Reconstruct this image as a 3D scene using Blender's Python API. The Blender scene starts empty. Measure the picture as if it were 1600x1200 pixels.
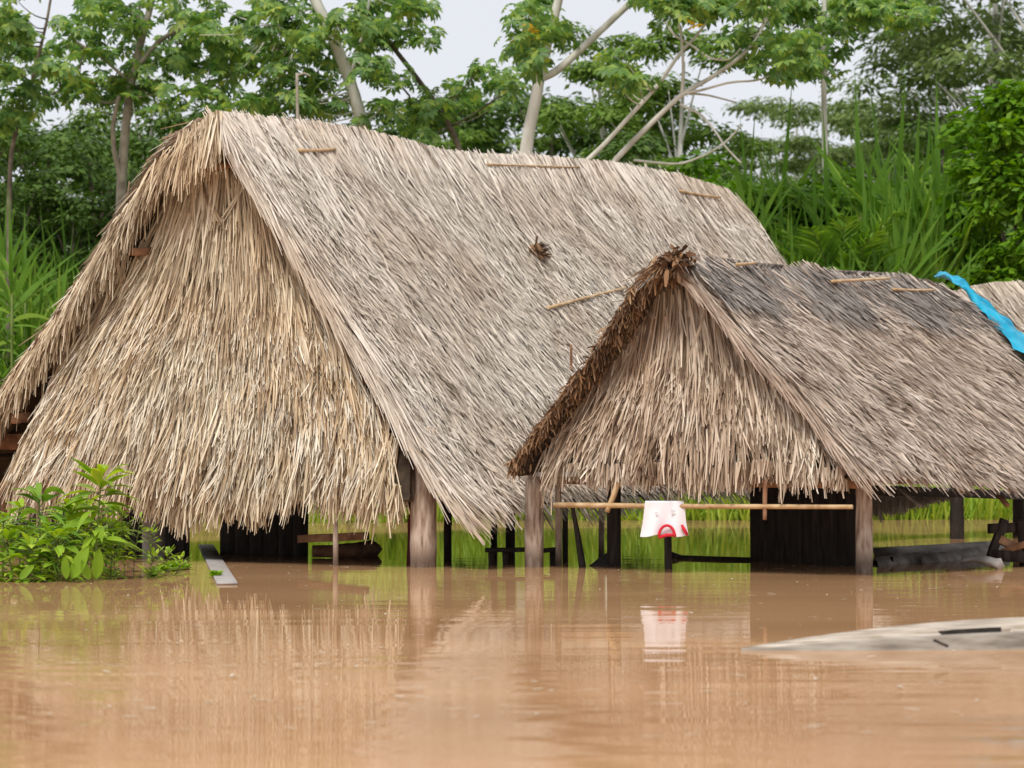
import bpy, math
import numpy as np
from math import radians, sin, cos, pi
rs = np.random.RandomState(7)
C = bpy.context.scene.collection
scene = bpy.context.scene

# ------------------------------------------------------------------ camera, sky, sun, exposure
F = 85 / 36 * 1600
CAM_Z, PITCH = 1.3, math.atan(120 / F)
cam = bpy.data.cameras.new('camera'); cam.lens = 85; cam.sensor_width = 36
cam.clip_start = 0.1; cam.clip_end = 3000
cam.dof.use_dof = True; cam.dof.focus_distance = 30; cam.dof.aperture_fstop = 2.3
co = bpy.data.objects.new('camera', cam); C.objects.link(co)
co.location = (0, 0, CAM_Z); co.rotation_euler = (pi / 2 + PITCH, 0, 0)
scene.camera = co
SUN_EL, SUN_AZ = radians(58), radians(200)          # azimuth from +Y clockwise
w = bpy.data.worlds.new('World'); scene.world = w; w.use_nodes = True
nt = w.node_tree; nt.nodes.clear()
out = nt.nodes.new('ShaderNodeOutputWorld'); bg = nt.nodes.new('ShaderNodeBackground')
sky = nt.nodes.new('ShaderNodeTexSky'); sky.sky_type = 'NISHITA'; sky.sun_disc = False
sky.sun_elevation = SUN_EL; sky.sun_rotation = SUN_AZ
mix = nt.nodes.new('ShaderNodeMix'); mix.data_type = 'RGBA'; mix.inputs[0].default_value = 0.93
cl = nt.nodes.new('ShaderNodeTexNoise'); cl.inputs['Scale'].default_value = 2.2; cl.inputs['Detail'].default_value = 5
cr = nt.nodes.new('ShaderNodeValToRGB')
cr.color_ramp.elements[0].position = .3; cr.color_ramp.elements[0].color = (6.5, 6.6, 7.0, 1)
cr.color_ramp.elements[1].position = .7; cr.color_ramp.elements[1].color = (7.6, 7.7, 8.1, 1)
tc = nt.nodes.new('ShaderNodeTexCoord')
nt.links.new(tc.outputs['Generated'], cl.inputs['Vector']); nt.links.new(cl.outputs['Fac'], cr.inputs[0])
nt.links.new(sky.outputs[0], mix.inputs[6]); nt.links.new(cr.outputs[0], mix.inputs[7])
nt.links.new(mix.outputs[2], bg.inputs[0]); bg.inputs[1].default_value = 0.1
nt.links.new(bg.outputs[0], out.inputs[0])
sl = bpy.data.lights.new('sun', 'SUN'); sl.energy = 2.4; sl.angle = radians(14); sl.color = (1, .96, .9)
so = bpy.data.objects.new('sun', sl); C.objects.link(so)
sd = np.array([sin(SUN_AZ) * cos(SUN_EL), cos(SUN_AZ) * cos(SUN_EL), sin(SUN_EL)])
import mathutils
so.rotation_euler = mathutils.Vector(sd).to_track_quat('Z', 'Y').to_euler()
scene.view_settings.view_transform = 'Standard'; scene.view_settings.look = 'None'
scene.view_settings.exposure = 0.32; scene.view_settings.gamma = 1
scene.cycles.max_bounces = 8; scene.cycles.transparent_max_bounces = 4

# ------------------------------------------------------------------ helpers
def at(px, py, Y):
    a = (px - 800) / F; b = (600 - py) / F
    f = np.array([0, cos(PITCH), sin(PITCH)]); u = np.array([0, -sin(PITCH), cos(PITCH)])
    d = f + a * np.array([1., 0, 0]) + b * u
    return np.array([0, 0, CAM_Z]) + d * (Y / d[1])
def wat(px, py):                                     # a point of the water surface
    p = at(px, py, 1.0); dz = p[2] - CAM_Z
    return at(px, py, -CAM_Z / dz)
GD, RD = np.array([.848, -.53]), np.array([.53, .848])   # along a gable, along a ridge
def on_line(px, py, o, d):
    k = (px - 800) / F
    m = (k * o[1] - o[0]) / (d[0] - k * d[1])
    return at(px, py, o[1] + d[1] * m)
def nrm(a):
    return a / np.maximum(np.linalg.norm(a, axis=-1, keepdims=True), 1e-9)
def U(a, b, n): return rs.uniform(a, b, n)

class MB:
    """collects vertices and faces of one mesh"""
    def __init__(s): s.v = []; s.q = []; s.m = []; s.n = 0
    def add(s, v, q, mi=0):
        v = np.asarray(v, float).reshape(-1, 3); q = np.asarray(q, int)
        if q.shape[1] == 3: q = np.hstack([q, np.full((len(q), 1), -1)]); q[:, 3] = -s.n - 1
        s.v.append(v); s.q.append(q + s.n); s.m.append(np.full(len(q), mi)); s.n += len(v); return s
    def build(s, name, mats, parent=None, smooth=False):
        v = np.vstack(s.v); q = np.vstack(s.q); mi = np.concatenate(s.m)
        tri = q[:, 3] < 0
        cnt = np.where(tri, 3, 4); start = np.concatenate([[0], np.cumsum(cnt)[:-1]])
        loops = q.reshape(-1); loops = loops[loops >= 0]
        me = bpy.data.meshes.new(name)
        me.vertices.add(len(v)); me.vertices.foreach_set('co', v.astype(np.float32).ravel())
        me.loops.add(len(loops)); me.loops.foreach_set('vertex_index', loops.astype(np.int32))
        me.polygons.add(len(q)); me.polygons.foreach_set('loop_start', start.astype(np.int32))
        me.polygons.foreach_set('loop_total', cnt.astype(np.int32))
        for m in (mats if isinstance(mats, (list, tuple)) else [mats]): me.materials.append(m)
        me.polygons.foreach_set('material_index', mi.astype(np.int32))
        if smooth: me.polygons.foreach_set('use_smooth', np.ones(len(q), bool))
        me.update(); me.validate()
        o = bpy.data.objects.new(name, me); C.objects.link(o)
        if parent is not None:
            o.parent = parent
            r = parent
            while r.parent is not None: r = r.parent
            if parent.parent is None and not parent.get('local'): o.location = -parent.location
        return o

def tag(o, label=None, cat=None, group=None, kind=None):
    if label: o['label'] = label
    if cat: o['category'] = cat
    if group: o['group'] = group
    if kind: o['kind'] = kind
    return o
def thing(name, label, cat, loc=(0, 0, 0), group=None, local=False):
    o = bpy.data.objects.new(name, None); C.objects.link(o); o.location = [float(x) for x in loc]
    o.empty_display_size = .3
    if local: o['local'] = True
    return tag(o, label, cat, group)
def copy_tree(r, loc, rz, sc, label=None):
    c = r.copy(); C.objects.link(c); c.location = [float(x) for x in loc]; c.rotation_euler = (0, 0, rz)
    c.scale = (sc, sc, sc) if np.isscalar(sc) else sc
    if label: c['label'] = label
    for ch in r.children:
        k = ch.copy(); C.objects.link(k); k.parent = c
    return c

def strips(P, D, N, L, W, seg=2, lift=0., droop=0., prof=None, roll=0.):
    """S ribbons starting at P, running along D, facing N"""
    S = len(P); D = nrm(D); N = nrm(N - D * (N * D).sum(1, keepdims=True))
    X = np.cross(D, N)
    if np.any(roll):
        r = np.broadcast_to(roll, (S,))[:, None]; X, N = X * np.cos(r) + N * np.sin(r), N * np.cos(r) - X * np.sin(r)
    t = np.linspace(0, 1, seg + 1)
    prof = np.interp(t, np.linspace(0, 1, len(prof)), prof) if prof is not None else np.interp(t, [0, .5, 1], [.8, 1, .35])
    L = np.broadcast_to(L, (S,))[:, None]; W = np.broadcast_to(W, (S,))[:, None]
    lift = np.broadcast_to(lift, (S,))[:, None]; droop = np.broadcast_to(droop, (S,))[:, None]
    v = np.empty((S, seg + 1, 2, 3))
    for k, s in enumerate(t):
        c = P + D * L * s + N * lift * s ** 1.5; c = c.copy(); c[:, 2] -= (droop * s * s)[:, 0]
        v[:, k, 0] = c - X * W * prof[k] / 2; v[:, k, 1] = c + X * W * prof[k] / 2
    b = np.arange(S)[:, None] * (2 * (seg + 1)) + 2 * np.arange(seg)[None]
    q = np.stack([b, b + 1, b + 3, b + 2], -1).reshape(-1, 4)
    return v.reshape(-1, 3), q
def inst(tv, tq, P, T, N, S):
    """copies of a small template placed at P with x along T and z along N"""
    tv = np.asarray(tv, float); tq = np.asarray(tq, int)
    N = nrm(N); T = nrm(T - N * (T * N).sum(1, keepdims=True)); B = np.cross(N, T)
    S = np.broadcast_to(S, (len(P),))[:, None, None]
    v = P[:, None] + S * (tv[None, :, 0:1] * T[:, None] + tv[None, :, 1:2] * B[:, None] + tv[None, :, 2:3] * N[:, None])
    q = (np.arange(len(P)) * len(tv))[:, None, None] + tq[None]
    return v.reshape(-1, 3), q.reshape(-1, tq.shape[1])
def tube(pts, r, n=8, jit=0., cap=True):
    pts = np.asarray(pts, float); r = np.broadcast_to(r, (len(pts),)) if np.ndim(r) else np.full(len(pts), r)
    tg = nrm(np.gradient(pts, axis=0))
    ref = np.array([0, 0, 1.]) if abs(tg[0][2]) < .9 else np.array([1., 0, 0])
    v = []
    a = np.arange(n) * 2 * pi / n
    x = nrm(np.cross(tg[0], ref)); wob = 1 + jit * rs.uniform(-1, 1, n)
    for p, t, rr in zip(pts, tg, r):
        x = nrm(x - t * np.dot(x, t)); y = np.cross(t, x)
        rad = rr * wob * (1 + jit * .5 * rs.uniform(-1, 1, n))
        v.append(p + rad[:, None] * (np.cos(a)[:, None] * x + np.sin(a)[:, None] * y))
    v = np.vstack(v); k = len(pts); q = []
    for i in range(k - 1):
        for j in range(n):
            q.append((i * n + j, i * n + (j + 1) % n, (i + 1) * n + (j + 1) % n, (i + 1) * n + j))
    if cap:
        v = np.vstack([v, pts[:1], pts[-1:]]); c0, c1 = k * n, k * n + 1
        q += [(c0, (j + 1) % n, j, j) for j in range(0)]
        t3 = [(c0, (j + 1) % n, j) for j in range(n)] + [(c1, (k - 1) * n + j, (k - 1) * n + (j + 1) % n) for j in range(n)]
        return v, np.array(q), np.array(t3)
    return v, np.array(q), None
def add_tube(mb, pts, r, n=8, jit=0., mi=0):
    v, q, t3 = tube(pts, r, n, jit); base = mb.n
    mb.add(v, q, mi)
    if t3 is not None:
        mb.q.append(np.hstack([t3 + base, np.full((len(t3), 1), -1)])); mb.m.append(np.full(len(t3), mi))
    return mb
def smooth_path(pts, n):
    pts = np.asarray(pts, float); t = np.linspace(0, 1, len(pts)); s = np.linspace(0, 1, n)
    p = np.stack([np.interp(s, t, pts[:, i]) for i in range(3)], 1)
    for _ in range(2): p[1:-1] = (p[:-2] + 2 * p[1:-1] + p[2:]) / 4
    return p
def add_box(mb, c, ax, ay, az, mi=0, jit=.0, bev=.12):
    """bevelled, slightly uneven board: centre, three half-axes"""
    c, ax, ay, az = [np.asarray(x, float) for x in (c, ax, ay, az)]
    la, lb, lc = [np.linalg.norm(x) for x in (ax, ay, az)]; b = bev * min(la, lb, lc)
    order = np.argsort([la, lb, lc]); vs = [ax, ay, az]; l = vs[order[2]]; m = vs[order[1]]; s = vs[order[0]]
    lm, ls = np.linalg.norm(m), np.linalg.norm(s)
    prof = [(-1 + b / lm, -1), (1 - b / lm, -1), (1, -1 + b / ls), (1, 1 - b / ls), (1 - b / lm, 1), (-1 + b / lm, 1), (-1, 1 - b / ls), (-1, -1 + b / ls)]
    rings = []; K = 5
    for k in range(K):
        o = rs.uniform(-jit, jit, 3)
        for (p, q_) in prof: rings.append(c + l * (-1 + 2 * k / (K - 1)) + m * p + s * q_ + o)
    n = 8; q = [(i * n + j, i * n + (j + 1) % n, (i + 1) * n + (j + 1) % n, (i + 1) * n + j) for i in range(K - 1) for j in range(n)]
    e = (K - 1) * n
    q += [(7, 6, 1, 0), (6, 5, 2, 1), (5, 4, 3, 2), (e, e + 1, e + 6, e + 7), (e + 1, e + 2, e + 5, e + 6), (e + 2, e + 3, e + 4, e + 5)]
    return mb.add(rings, q, mi)
def beam(mb, a, b, w_, h_, jit=.004, mi=0):
    a, b = np.asarray(a, float), np.asarray(b, float); d = nrm(b - a)
    s = np.cross(d, [0, 0, 1.]); s = nrm(s) if np.linalg.norm(s) > .1 else np.array([1., 0, 0]); u = np.cross(s, d)
    return add_box(mb, (a + b) / 2, (b - a) / 2, s * w_ / 2, u * h_ / 2, mi, jit)

# ------------------------------------------------------------------ materials
def mat(name, cols, rough=.8, scale=3., var=.6, noise=.5, trans=0., spec=.3, bump=0., stretch=(1, 1, 1), island=True, tint=None, wet=False):
    """colour ramp driven by a mix of per-leaf random and noise"""
    m = bpy.data.materials.new(name); m.use_nodes = True; t = m.node_tree; N = t.nodes; K = t.links
    b = N['Principled BSDF']; b.inputs['Roughness'].default_value = rough; b.inputs['Specular IOR Level'].default_value = spec
    tcn = N.new('ShaderNodeTexCoord'); mp = N.new('ShaderNodeMapping'); mp.inputs['Scale'].default_value = stretch
    nz = N.new('ShaderNodeTexNoise'); nz.inputs['Scale'].default_value = scale; nz.inputs['Detail'].default_value = 5
    K.new(tcn.outputs['Object'], mp.inputs[0]); K.new(mp.outputs[0], nz.inputs['Vector'])
    geo = N.new('ShaderNodeNewGeometry')
    st = N.new('ShaderNodeMapRange'); st.inputs[1].default_value = .25; st.inputs[2].default_value = .75; K.new(nz.outputs['Fac'], st.inputs[0])
    mx = N.new('ShaderNodeMix'); mx.inputs[0].default_value = noise
    K.new(geo.outputs['Random Per Island'], mx.inputs[2]); K.new(st.outputs[0], mx.inputs[3])
    rp = N.new('ShaderNodeValToRGB'); els = rp.color_ramp.elements
    while len(els) < len(cols): els.new(.5)
    for i, (p, c) in enumerate(cols): els[i].position = p; els[i].color = (*c, 1)
    K.new(mx.outputs[0] if island else st.outputs[0], rp.inputs[0]); col = rp.outputs[0]
    if tint is not None:                                # broad weathering patches
        n2 = N.new('ShaderNodeTexNoise'); n2.inputs['Scale'].default_value = tint[0]; n2.inputs['Detail'].default_value = 3
        K.new(tcn.outputs['Object'], n2.inputs['Vector'])
        r2 = N.new('ShaderNodeMapRange'); r2.inputs[1].default_value = .42; r2.inputs[2].default_value = .68; r2.inputs[4].default_value = tint[2]
        K.new(n2.outputs['Fac'], r2.inputs[0])
        m2 = N.new('ShaderNodeMix'); m2.data_type = 'RGBA'; m2.blend_type = 'MULTIPLY'
        K.new(r2.outputs[0], m2.inputs[0]); K.new(col, m2.inputs[6]); m2.inputs[7].default_value = (*tint[1], 1); col = m2.outputs[2]
    if wet:
        sx = N.new('ShaderNodeSeparateXYZ'); K.new(tcn.outputs['Object'], sx.inputs[0]); ad = N.new('ShaderNodeMath'); ad.operation = 'MULTIPLY_ADD'
        K.new(nz.outputs['Fac'], ad.inputs[0]); ad.inputs[1].default_value = -.5; K.new(sx.outputs['Z'], ad.inputs[2])
        wr_ = N.new('ShaderNodeMapRange'); wr_.inputs[1].default_value = -.16; wr_.inputs[2].default_value = .02; wr_.inputs[3].default_value = .85; wr_.inputs[4].default_value = 0; K.new(ad.outputs[0], wr_.inputs[0])
        mw = N.new('ShaderNodeMix'); mw.data_type = 'RGBA'; mw.blend_type = 'MULTIPLY'; K.new(wr_.outputs[0], mw.inputs[0]); K.new(col, mw.inputs[6]); mw.inputs[7].default_value = (.25, .22, .2, 1); col = mw.outputs[2]
    K.new(col, b.inputs['Base Color'])
    if bump:
        bp = N.new('ShaderNodeBump'); bp.inputs['Strength'].default_value = bump; bp.inputs['Distance'].default_value = .02
        K.new(nz.outputs['Fac'], bp.inputs['Height']); K.new(bp.outputs[0], b.inputs['Normal'])
    if trans:
        tr = N.new('ShaderNodeBsdfTranslucent'); ms = N.new('ShaderNodeMixShader'); ms.inputs[0].default_value = trans
        hs = N.new('ShaderNodeHueSaturation'); hs.inputs['Value'].default_value = 1.6; hs.inputs['Saturation'].default_value = 1.1
        K.new(col, hs.inputs['Color']); K.new(hs.outputs[0], tr.inputs[0])
        K.new(b.outputs[0], ms.inputs[1]); K.new(tr.outputs[0], ms.inputs[2]); K.new(ms.outputs[0], N['Material Output'].inputs[0])
    return m
M = {}
M['roof'] = mat('grey palm thatch', [(0, (.42, .355, .285)), (.3, (.60, .53, .445)), (.7, (.70, .63, .54)), (1, (.81, .755, .675))], .75, 2.5, noise=.35, tint=(.55, (.80, .71, .63), .75))
M['roof_small'] = mat('brown grey palm thatch', [(0, (.26, .20, .155)), (.35, (.45, .365, .295)), (.7, (.58, .485, .40)), (1, (.72, .64, .55))], .8, 2.5, noise=.4, tint=(1.0, (.75, .68, .62), .7))
M['roof_far'] = mat('pale tan palm thatch', [(0, (.25, .2, .15)), (.5, (.52, .44, .35)), (1, (.7, .62, .52))], .8, 2.5, noise=.4)
M['ridge_dark'] = mat('weathered dark ridge thatch', [(0, (.12, .10, .085)), (.5, (.25, .22, .195)), (1, (.42, .38, .34))], .85, 3, noise=.4)
M['gable'] = mat('tan palm leaf thatch', [(0, (.09, .052, .03)), (.28, (.38, .28, .175)), (.62, (.63, .53, .375)), (1, (.87, .80, .65))], .7, 1.6, noise=.3, tint=(.7, (.9, .76, .62), .7))
M['gable_pale'] = mat('bleached palm leaf tips', [(0, (.22, .17, .12)), (.3, (.54, .46, .345)), (.7, (.73, .65, .52)), (1, (.87, .81, .70))], .7, 1.6, noise=.35)
M['gable_small'] = mat('brown tan palm leaf thatch', [(0, (.07, .042, .026)), (.3, (.30, .215, .145)), (.62, (.56, .455, .345)), (1, (.84, .76, .64))], .7, 1.6, noise=.35, tint=(1.1, (.7, .56, .45), .8))
M['under'] = mat('old dark thatch backing', [(0, (.035, .024, .016)), (1, (.12, .085, .055))], .95, 9, island=False)
M['rake'] = mat('dark brown leaf bundles', [(0, (.025, .014, .009)), (.35, (.12, .065, .035)), (.7, (.29, .16, .075)), (1, (.58, .42, .26))], .8, 4, noise=.4)
M['post'] = mat('grey brown post wood', [(0, (.13, .08, .055)), (.4, (.36, .265, .20)), (.7, (.52, .42, .34)), (1, (.70, .60, .50))], .85, 4, island=False, bump=.8, stretch=(5, 5, .9), wet=True)
M['wood_red'] = mat('reddish brown timber', [(0, (.12, .055, .03)), (.5, (.26, .13, .07)), (1, (.4, .23, .13))], .8, 5, island=False, bump=.4)
M['wood_dark'] = mat('wet dark timber and slot shade', [(0, (.012, .009, .008)), (.6, (.035, .026, .02)), (1, (.07, .05, .04))], .8, 5, island=False, bump=.4, stretch=(3, 3, .5))  # timber colour, also the painted shade in the canoe slot
M['wood_grey'] = mat('silver grey boards', [(0, (.12, .10, .08)), (.5, (.27, .235, .20)), (1, (.45, .41, .36))], .8, 5, island=False, bump=.4)
M['bamboo'] = mat('yellow tan pole', [(0, (.30, .18, .09)), (.5, (.50, .33, .17)), (1, (.62, .47, .29))], .5, 7, island=False, bump=.2)
M['canoe'] = mat('bleached canoe wood', [(0, (.15, .11, .08)), (.4, (.33, .27, .205)), (.62, (.46, .39, .315)), (1, (.58, .51, .43))], .7, 2.6, island=False, bump=.5, stretch=(1, 7, 7))
M['canoe_side'] = mat('damp grey canoe wood', [(0, (.11, .09, .07)), (.45, (.25, .215, .175)), (1, (.40, .36, .31))], .6, 2.6, island=False, bump=.5, stretch=(1, 7, 7))
M['pale'] = mat('pale weathered wood and sky reflection', [(0, (.22, .20, .18)), (1, (.42, .39, .365))], .7, 4, island=False, bump=.2)  # branch wood, and the slab that imitates reflected sky
M['white'] = mat('white cotton', [(0, (.74, .71, .74)), (1, (.82, .8, .82))], .9, 5, island=False)
M['red'] = mat('red trim', [(0, (.55, .015, .03)), (1, (.65, .03, .05))], .8, 5, island=False)
M['print'] = mat('faded grey print', [(0, (.58, .56, .60)), (1, (.72, .7, .74))], .9, 20, island=False)
M['maroon'] = mat('dark red cloth', [(0, (.09, .012, .018)), (1, (.16, .03, .035))], .9, 5, island=False)
M['navy'] = mat('dark blue black cloth', [(0, (.010, .011, .018)), (1, (.03, .032, .045))], .9, 5, island=False)
M['greycloth'] = mat('dark grey cloth', [(0, (.03, .03, .035)), (1, (.11, .11, .125))], .9, 6, island=False, stretch=(5, 5, 1))
M['tarp'] = mat('bright blue tarpaulin', [(0, (.0, .17, .30)), (.5, (.005, .33, .50)), (1, (.07, .46, .62))], .4, 3, island=False, bump=.3)
G = lambda *c: [(i / (len(c) - 1), x) for i, x in enumerate(c)]
M['leaf_forest'] = mat('forest leaves', G((0.051, 0.105, 0.016), (0.136, 0.226, 0.035), (0.250, 0.335, 0.070)), .6, spec=.15, scale=.5, noise=.45, trans=.25)
M['leaf_dark'] = mat('dark forest leaves', G((0.024, 0.054, 0.011), (0.071, 0.133, 0.023), (0.136, 0.211, 0.041)), .55, spec=.15, scale=.5, noise=.45, trans=.22)
M['leaf_grey'] = mat('grey green far leaves', G((0.056, 0.092, 0.024), (0.136, 0.196, 0.056), (0.240, 0.304, 0.104)), .7, spec=.15, scale=.4, noise=.45, trans=.25)
M['leaf_bright'] = mat('bright green leaves', G((0.037, 0.107, 0.005), (0.107, 0.230, 0.011), (0.213, 0.353, 0.029)), .5, spec=.15, scale=.9, noise=.4, trans=.3)
M['leaf_cec'] = mat('palmate leaves', spec=.35, cols= [(0, (.05, .115, .03)), (.45, (.14, .26, .065)), (.8, (.30, .41, .085)), (.95, (.38, .38, .04)), (1, (.24, .2, .02))], rough=.5, scale=1.2, noise=.35, trans=.35)
M['leaf_yellow'] = mat('yellowed leaf', G((.55, .33, .01), (.75, .45, .01)), .5, 2, trans=.3)
M['leaf_cane'] = mat('cane leaves', G((0.047, 0.111, 0.015), (0.136, 0.264, 0.030), (0.306, 0.425, 0.064)), .6, spec=.15, scale=.8, noise=.4, trans=.3)
M['leaf_fore'] = mat('plant leaves', G((.08, .17, .012), (.26, .41, .03), (.50, .58, .07)), .45, 3, noise=.4, trans=.3)
M['leaf_float'] = mat('floating plant leaves', G((.14, .27, .02), (.26, .42, .03)), .5, 3, trans=.3)
M['grass'] = mat('bank grass', G((.16, .25, .02), (.33, .46, .05), (.52, .60, .13)), .6, .7, noise=.5, trans=.3)
M['bark'] = mat('pale bark', [(0, (.36, .34, .28)), (.5, (.56, .54, .47)), (1, (.74, .72, .66))], .8, 3, island=False, bump=.3, stretch=(1, 1, .4))
M['bark_mid'] = mat('grey brown bark', [(0, (.16, .13, .10)), (.5, (.32, .28, .22)), (1, (.45, .41, .34))], .85, 3, island=False, bump=.3)
M['bark_dark'] = mat('brown bark', [(0, (.06, .045, .03)), (.5, (.14, .11, .08)), (1, (.26, .22, .17))], .85, 3, island=False, bump=.3)
M['stem'] = mat('green stem', G((.08, .12, .02), (.16, .2, .05)), .6, 3, island=False)
M['soil'] = mat('bank soil', [(0, (.05, .045, .02)), (.5, (.09, .10, .03)), (1, (.14, .15, .05))], .95, .6, island=False)

def water_mat():
    m = bpy.data.materials.new('muddy water'); m.use_nodes = True; t = m.node_tree; N = t.nodes; K = t.links; N.remove(N['Principled BSDF'])
    tcn = N.new('ShaderNodeTexCoord')
    def noise(sc, stretch, det=3):
        mp = N.new('ShaderNodeMapping'); mp.inputs['Scale'].default_value = stretch; K.new(tcn.outputs['Object'], mp.inputs[0])
        n = N.new('ShaderNodeTexNoise'); n.inputs['Scale'].default_value = sc; n.inputs['Detail'].default_value = det; K.new(mp.outputs[0], n.inputs['Vector']); return n
    n1 = noise(1.0, (.35, 2.2, 1), 2); n2 = noise(5., (.5, 1.6, 1), 3); n3 = noise(.12, (.6, 1, 1), 2); n4 = noise(.35, (.4, 1.3, 1), 3)
    a = N.new('ShaderNodeMath'); a.operation = 'MULTIPLY'; K.new(n1.outputs['Fac'], a.inputs[0])
    r = N.new('ShaderNodeMapRange'); r.inputs[1].default_value = .42; r.inputs[2].default_value = .7; r.inputs[3].default_value = .12; K.new(n3.outputs['Fac'], r.inputs[0]); K.new(r.outputs[0], a.inputs[1])
    b2 = N.new('ShaderNodeMath'); b2.operation = 'MULTIPLY_ADD'; K.new(n2.outputs['Fac'], b2.inputs[0]); b2.inputs[1].default_value = .032; K.new(a.outputs[0], b2.inputs[2])
    sp = N.new('ShaderNodeSeparateXYZ'); K.new(tcn.outputs['Object'], sp.inputs[0])      # the near water is ruffled, the water among the huts is calm
    rf = N.new('ShaderNodeMapRange'); rf.inputs[1].default_value = 9; rf.inputs[2].default_value = 24; rf.inputs[3].default_value = 2.6; rf.inputs[4].default_value = .55; K.new(sp.outputs['Y'], rf.inputs[0])
    b3 = N.new('ShaderNodeMath'); b3.operation = 'MULTIPLY'; K.new(b2.outputs[0], b3.inputs[0]); K.new(rf.outputs[0], b3.inputs[1])
    bp = N.new('ShaderNodeBump'); bp.inputs['Strength'].default_value = 1; bp.inputs['Distance'].default_value = .010; K.new(b3.outputs[0], bp.inputs['Height'])
    rp = N.new('ShaderNodeValToRGB'); rp.color_ramp.elements[0].position = .35; rp.color_ramp.elements[1].position = .65
    rp.color_ramp.elements[0].color = (.47, .257, .124, 1); rp.color_ramp.elements[1].color = (.60, .345, .175, 1); K.new(n4.outputs['Fac'], rp.inputs[0])
    d = N.new('ShaderNodeBsdfDiffuse'); K.new(rp.outputs[0], d.inputs[0])
    g = N.new('ShaderNodeBsdfGlossy'); g.inputs['Roughness'].default_value = .012; K.new(bp.outputs[0], g.inputs['Normal'])
    fr = N.new('ShaderNodeFresnel'); fr.inputs['IOR'].default_value = 1.33
    mr = N.new('ShaderNodeMapRange'); mr.inputs[3].default_value = .03; mr.inputs[4].default_value = .92; K.new(fr.outputs[0], mr.inputs[0])
    ms = N.new('ShaderNodeMixShader'); K.new(mr.outputs[0], ms.inputs[0]); K.new(d.outputs[0], ms.inputs[1]); K.new(g.outputs[0], ms.inputs[2])
    K.new(ms.outputs[0], N['Material Output'].inputs[0]); return m
M['water'] = water_mat()

# ------------------------------------------------------------------ ground and water
BANK = 52.5
def ground_z(x, y):
    w_ = BANK + 1.2 * np.sin(x * .21) + .6 * np.sin(x * .63 + 1)
    d = y - w_
    return np.where(d < 0, np.maximum(-1.4, d * .16), np.minimum(d * .10, 1.2) + np.clip((d - 12) * .05, 0, 3))
xs = np.concatenate([[-1500, -600, -250], np.linspace(-120, 120, 81), [250, 600, 1500]])
ys = np.concatenate([[-300, -60, 0, 25], np.linspace(40, 140, 71), [200, 400, 900, 2500]])
X, Y = np.meshgrid(xs, ys); Z = ground_z(X, Y) + np.where(Y > BANK + 4, .15 * np.sin(X * 1.3) * np.cos(Y * .9), 0)
nx, ny = len(xs), len(ys); ii, jj = np.meshgrid(np.arange(nx - 1), np.arange(ny - 1)); b0 = (jj * nx + ii).ravel()
tag(MB().add(np.stack([X, Y, Z], -1).reshape(-1, 3), np.stack([b0, b0 + 1, b0 + nx + 1, b0 + nx], 1)).build('ground', M['soil'], smooth=True), kind='structure')
wx = np.linspace(-400, 400, 9); wy = np.array([-200, -20, 10, 30, 50, 75.])
X, Y = np.meshgrid(wx, wy); b0 = (np.meshgrid(np.arange(5), np.arange(8))[0] * 9 + np.meshgrid(np.arange(5), np.arange(8))[1]).ravel()
tag(MB().add(np.stack([X, Y, 0 * X], -1).reshape(-1, 3), np.stack([b0, b0 + 1, b0 + 10, b0 + 9], 1)).build('water', M['water']), kind='structure')

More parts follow.
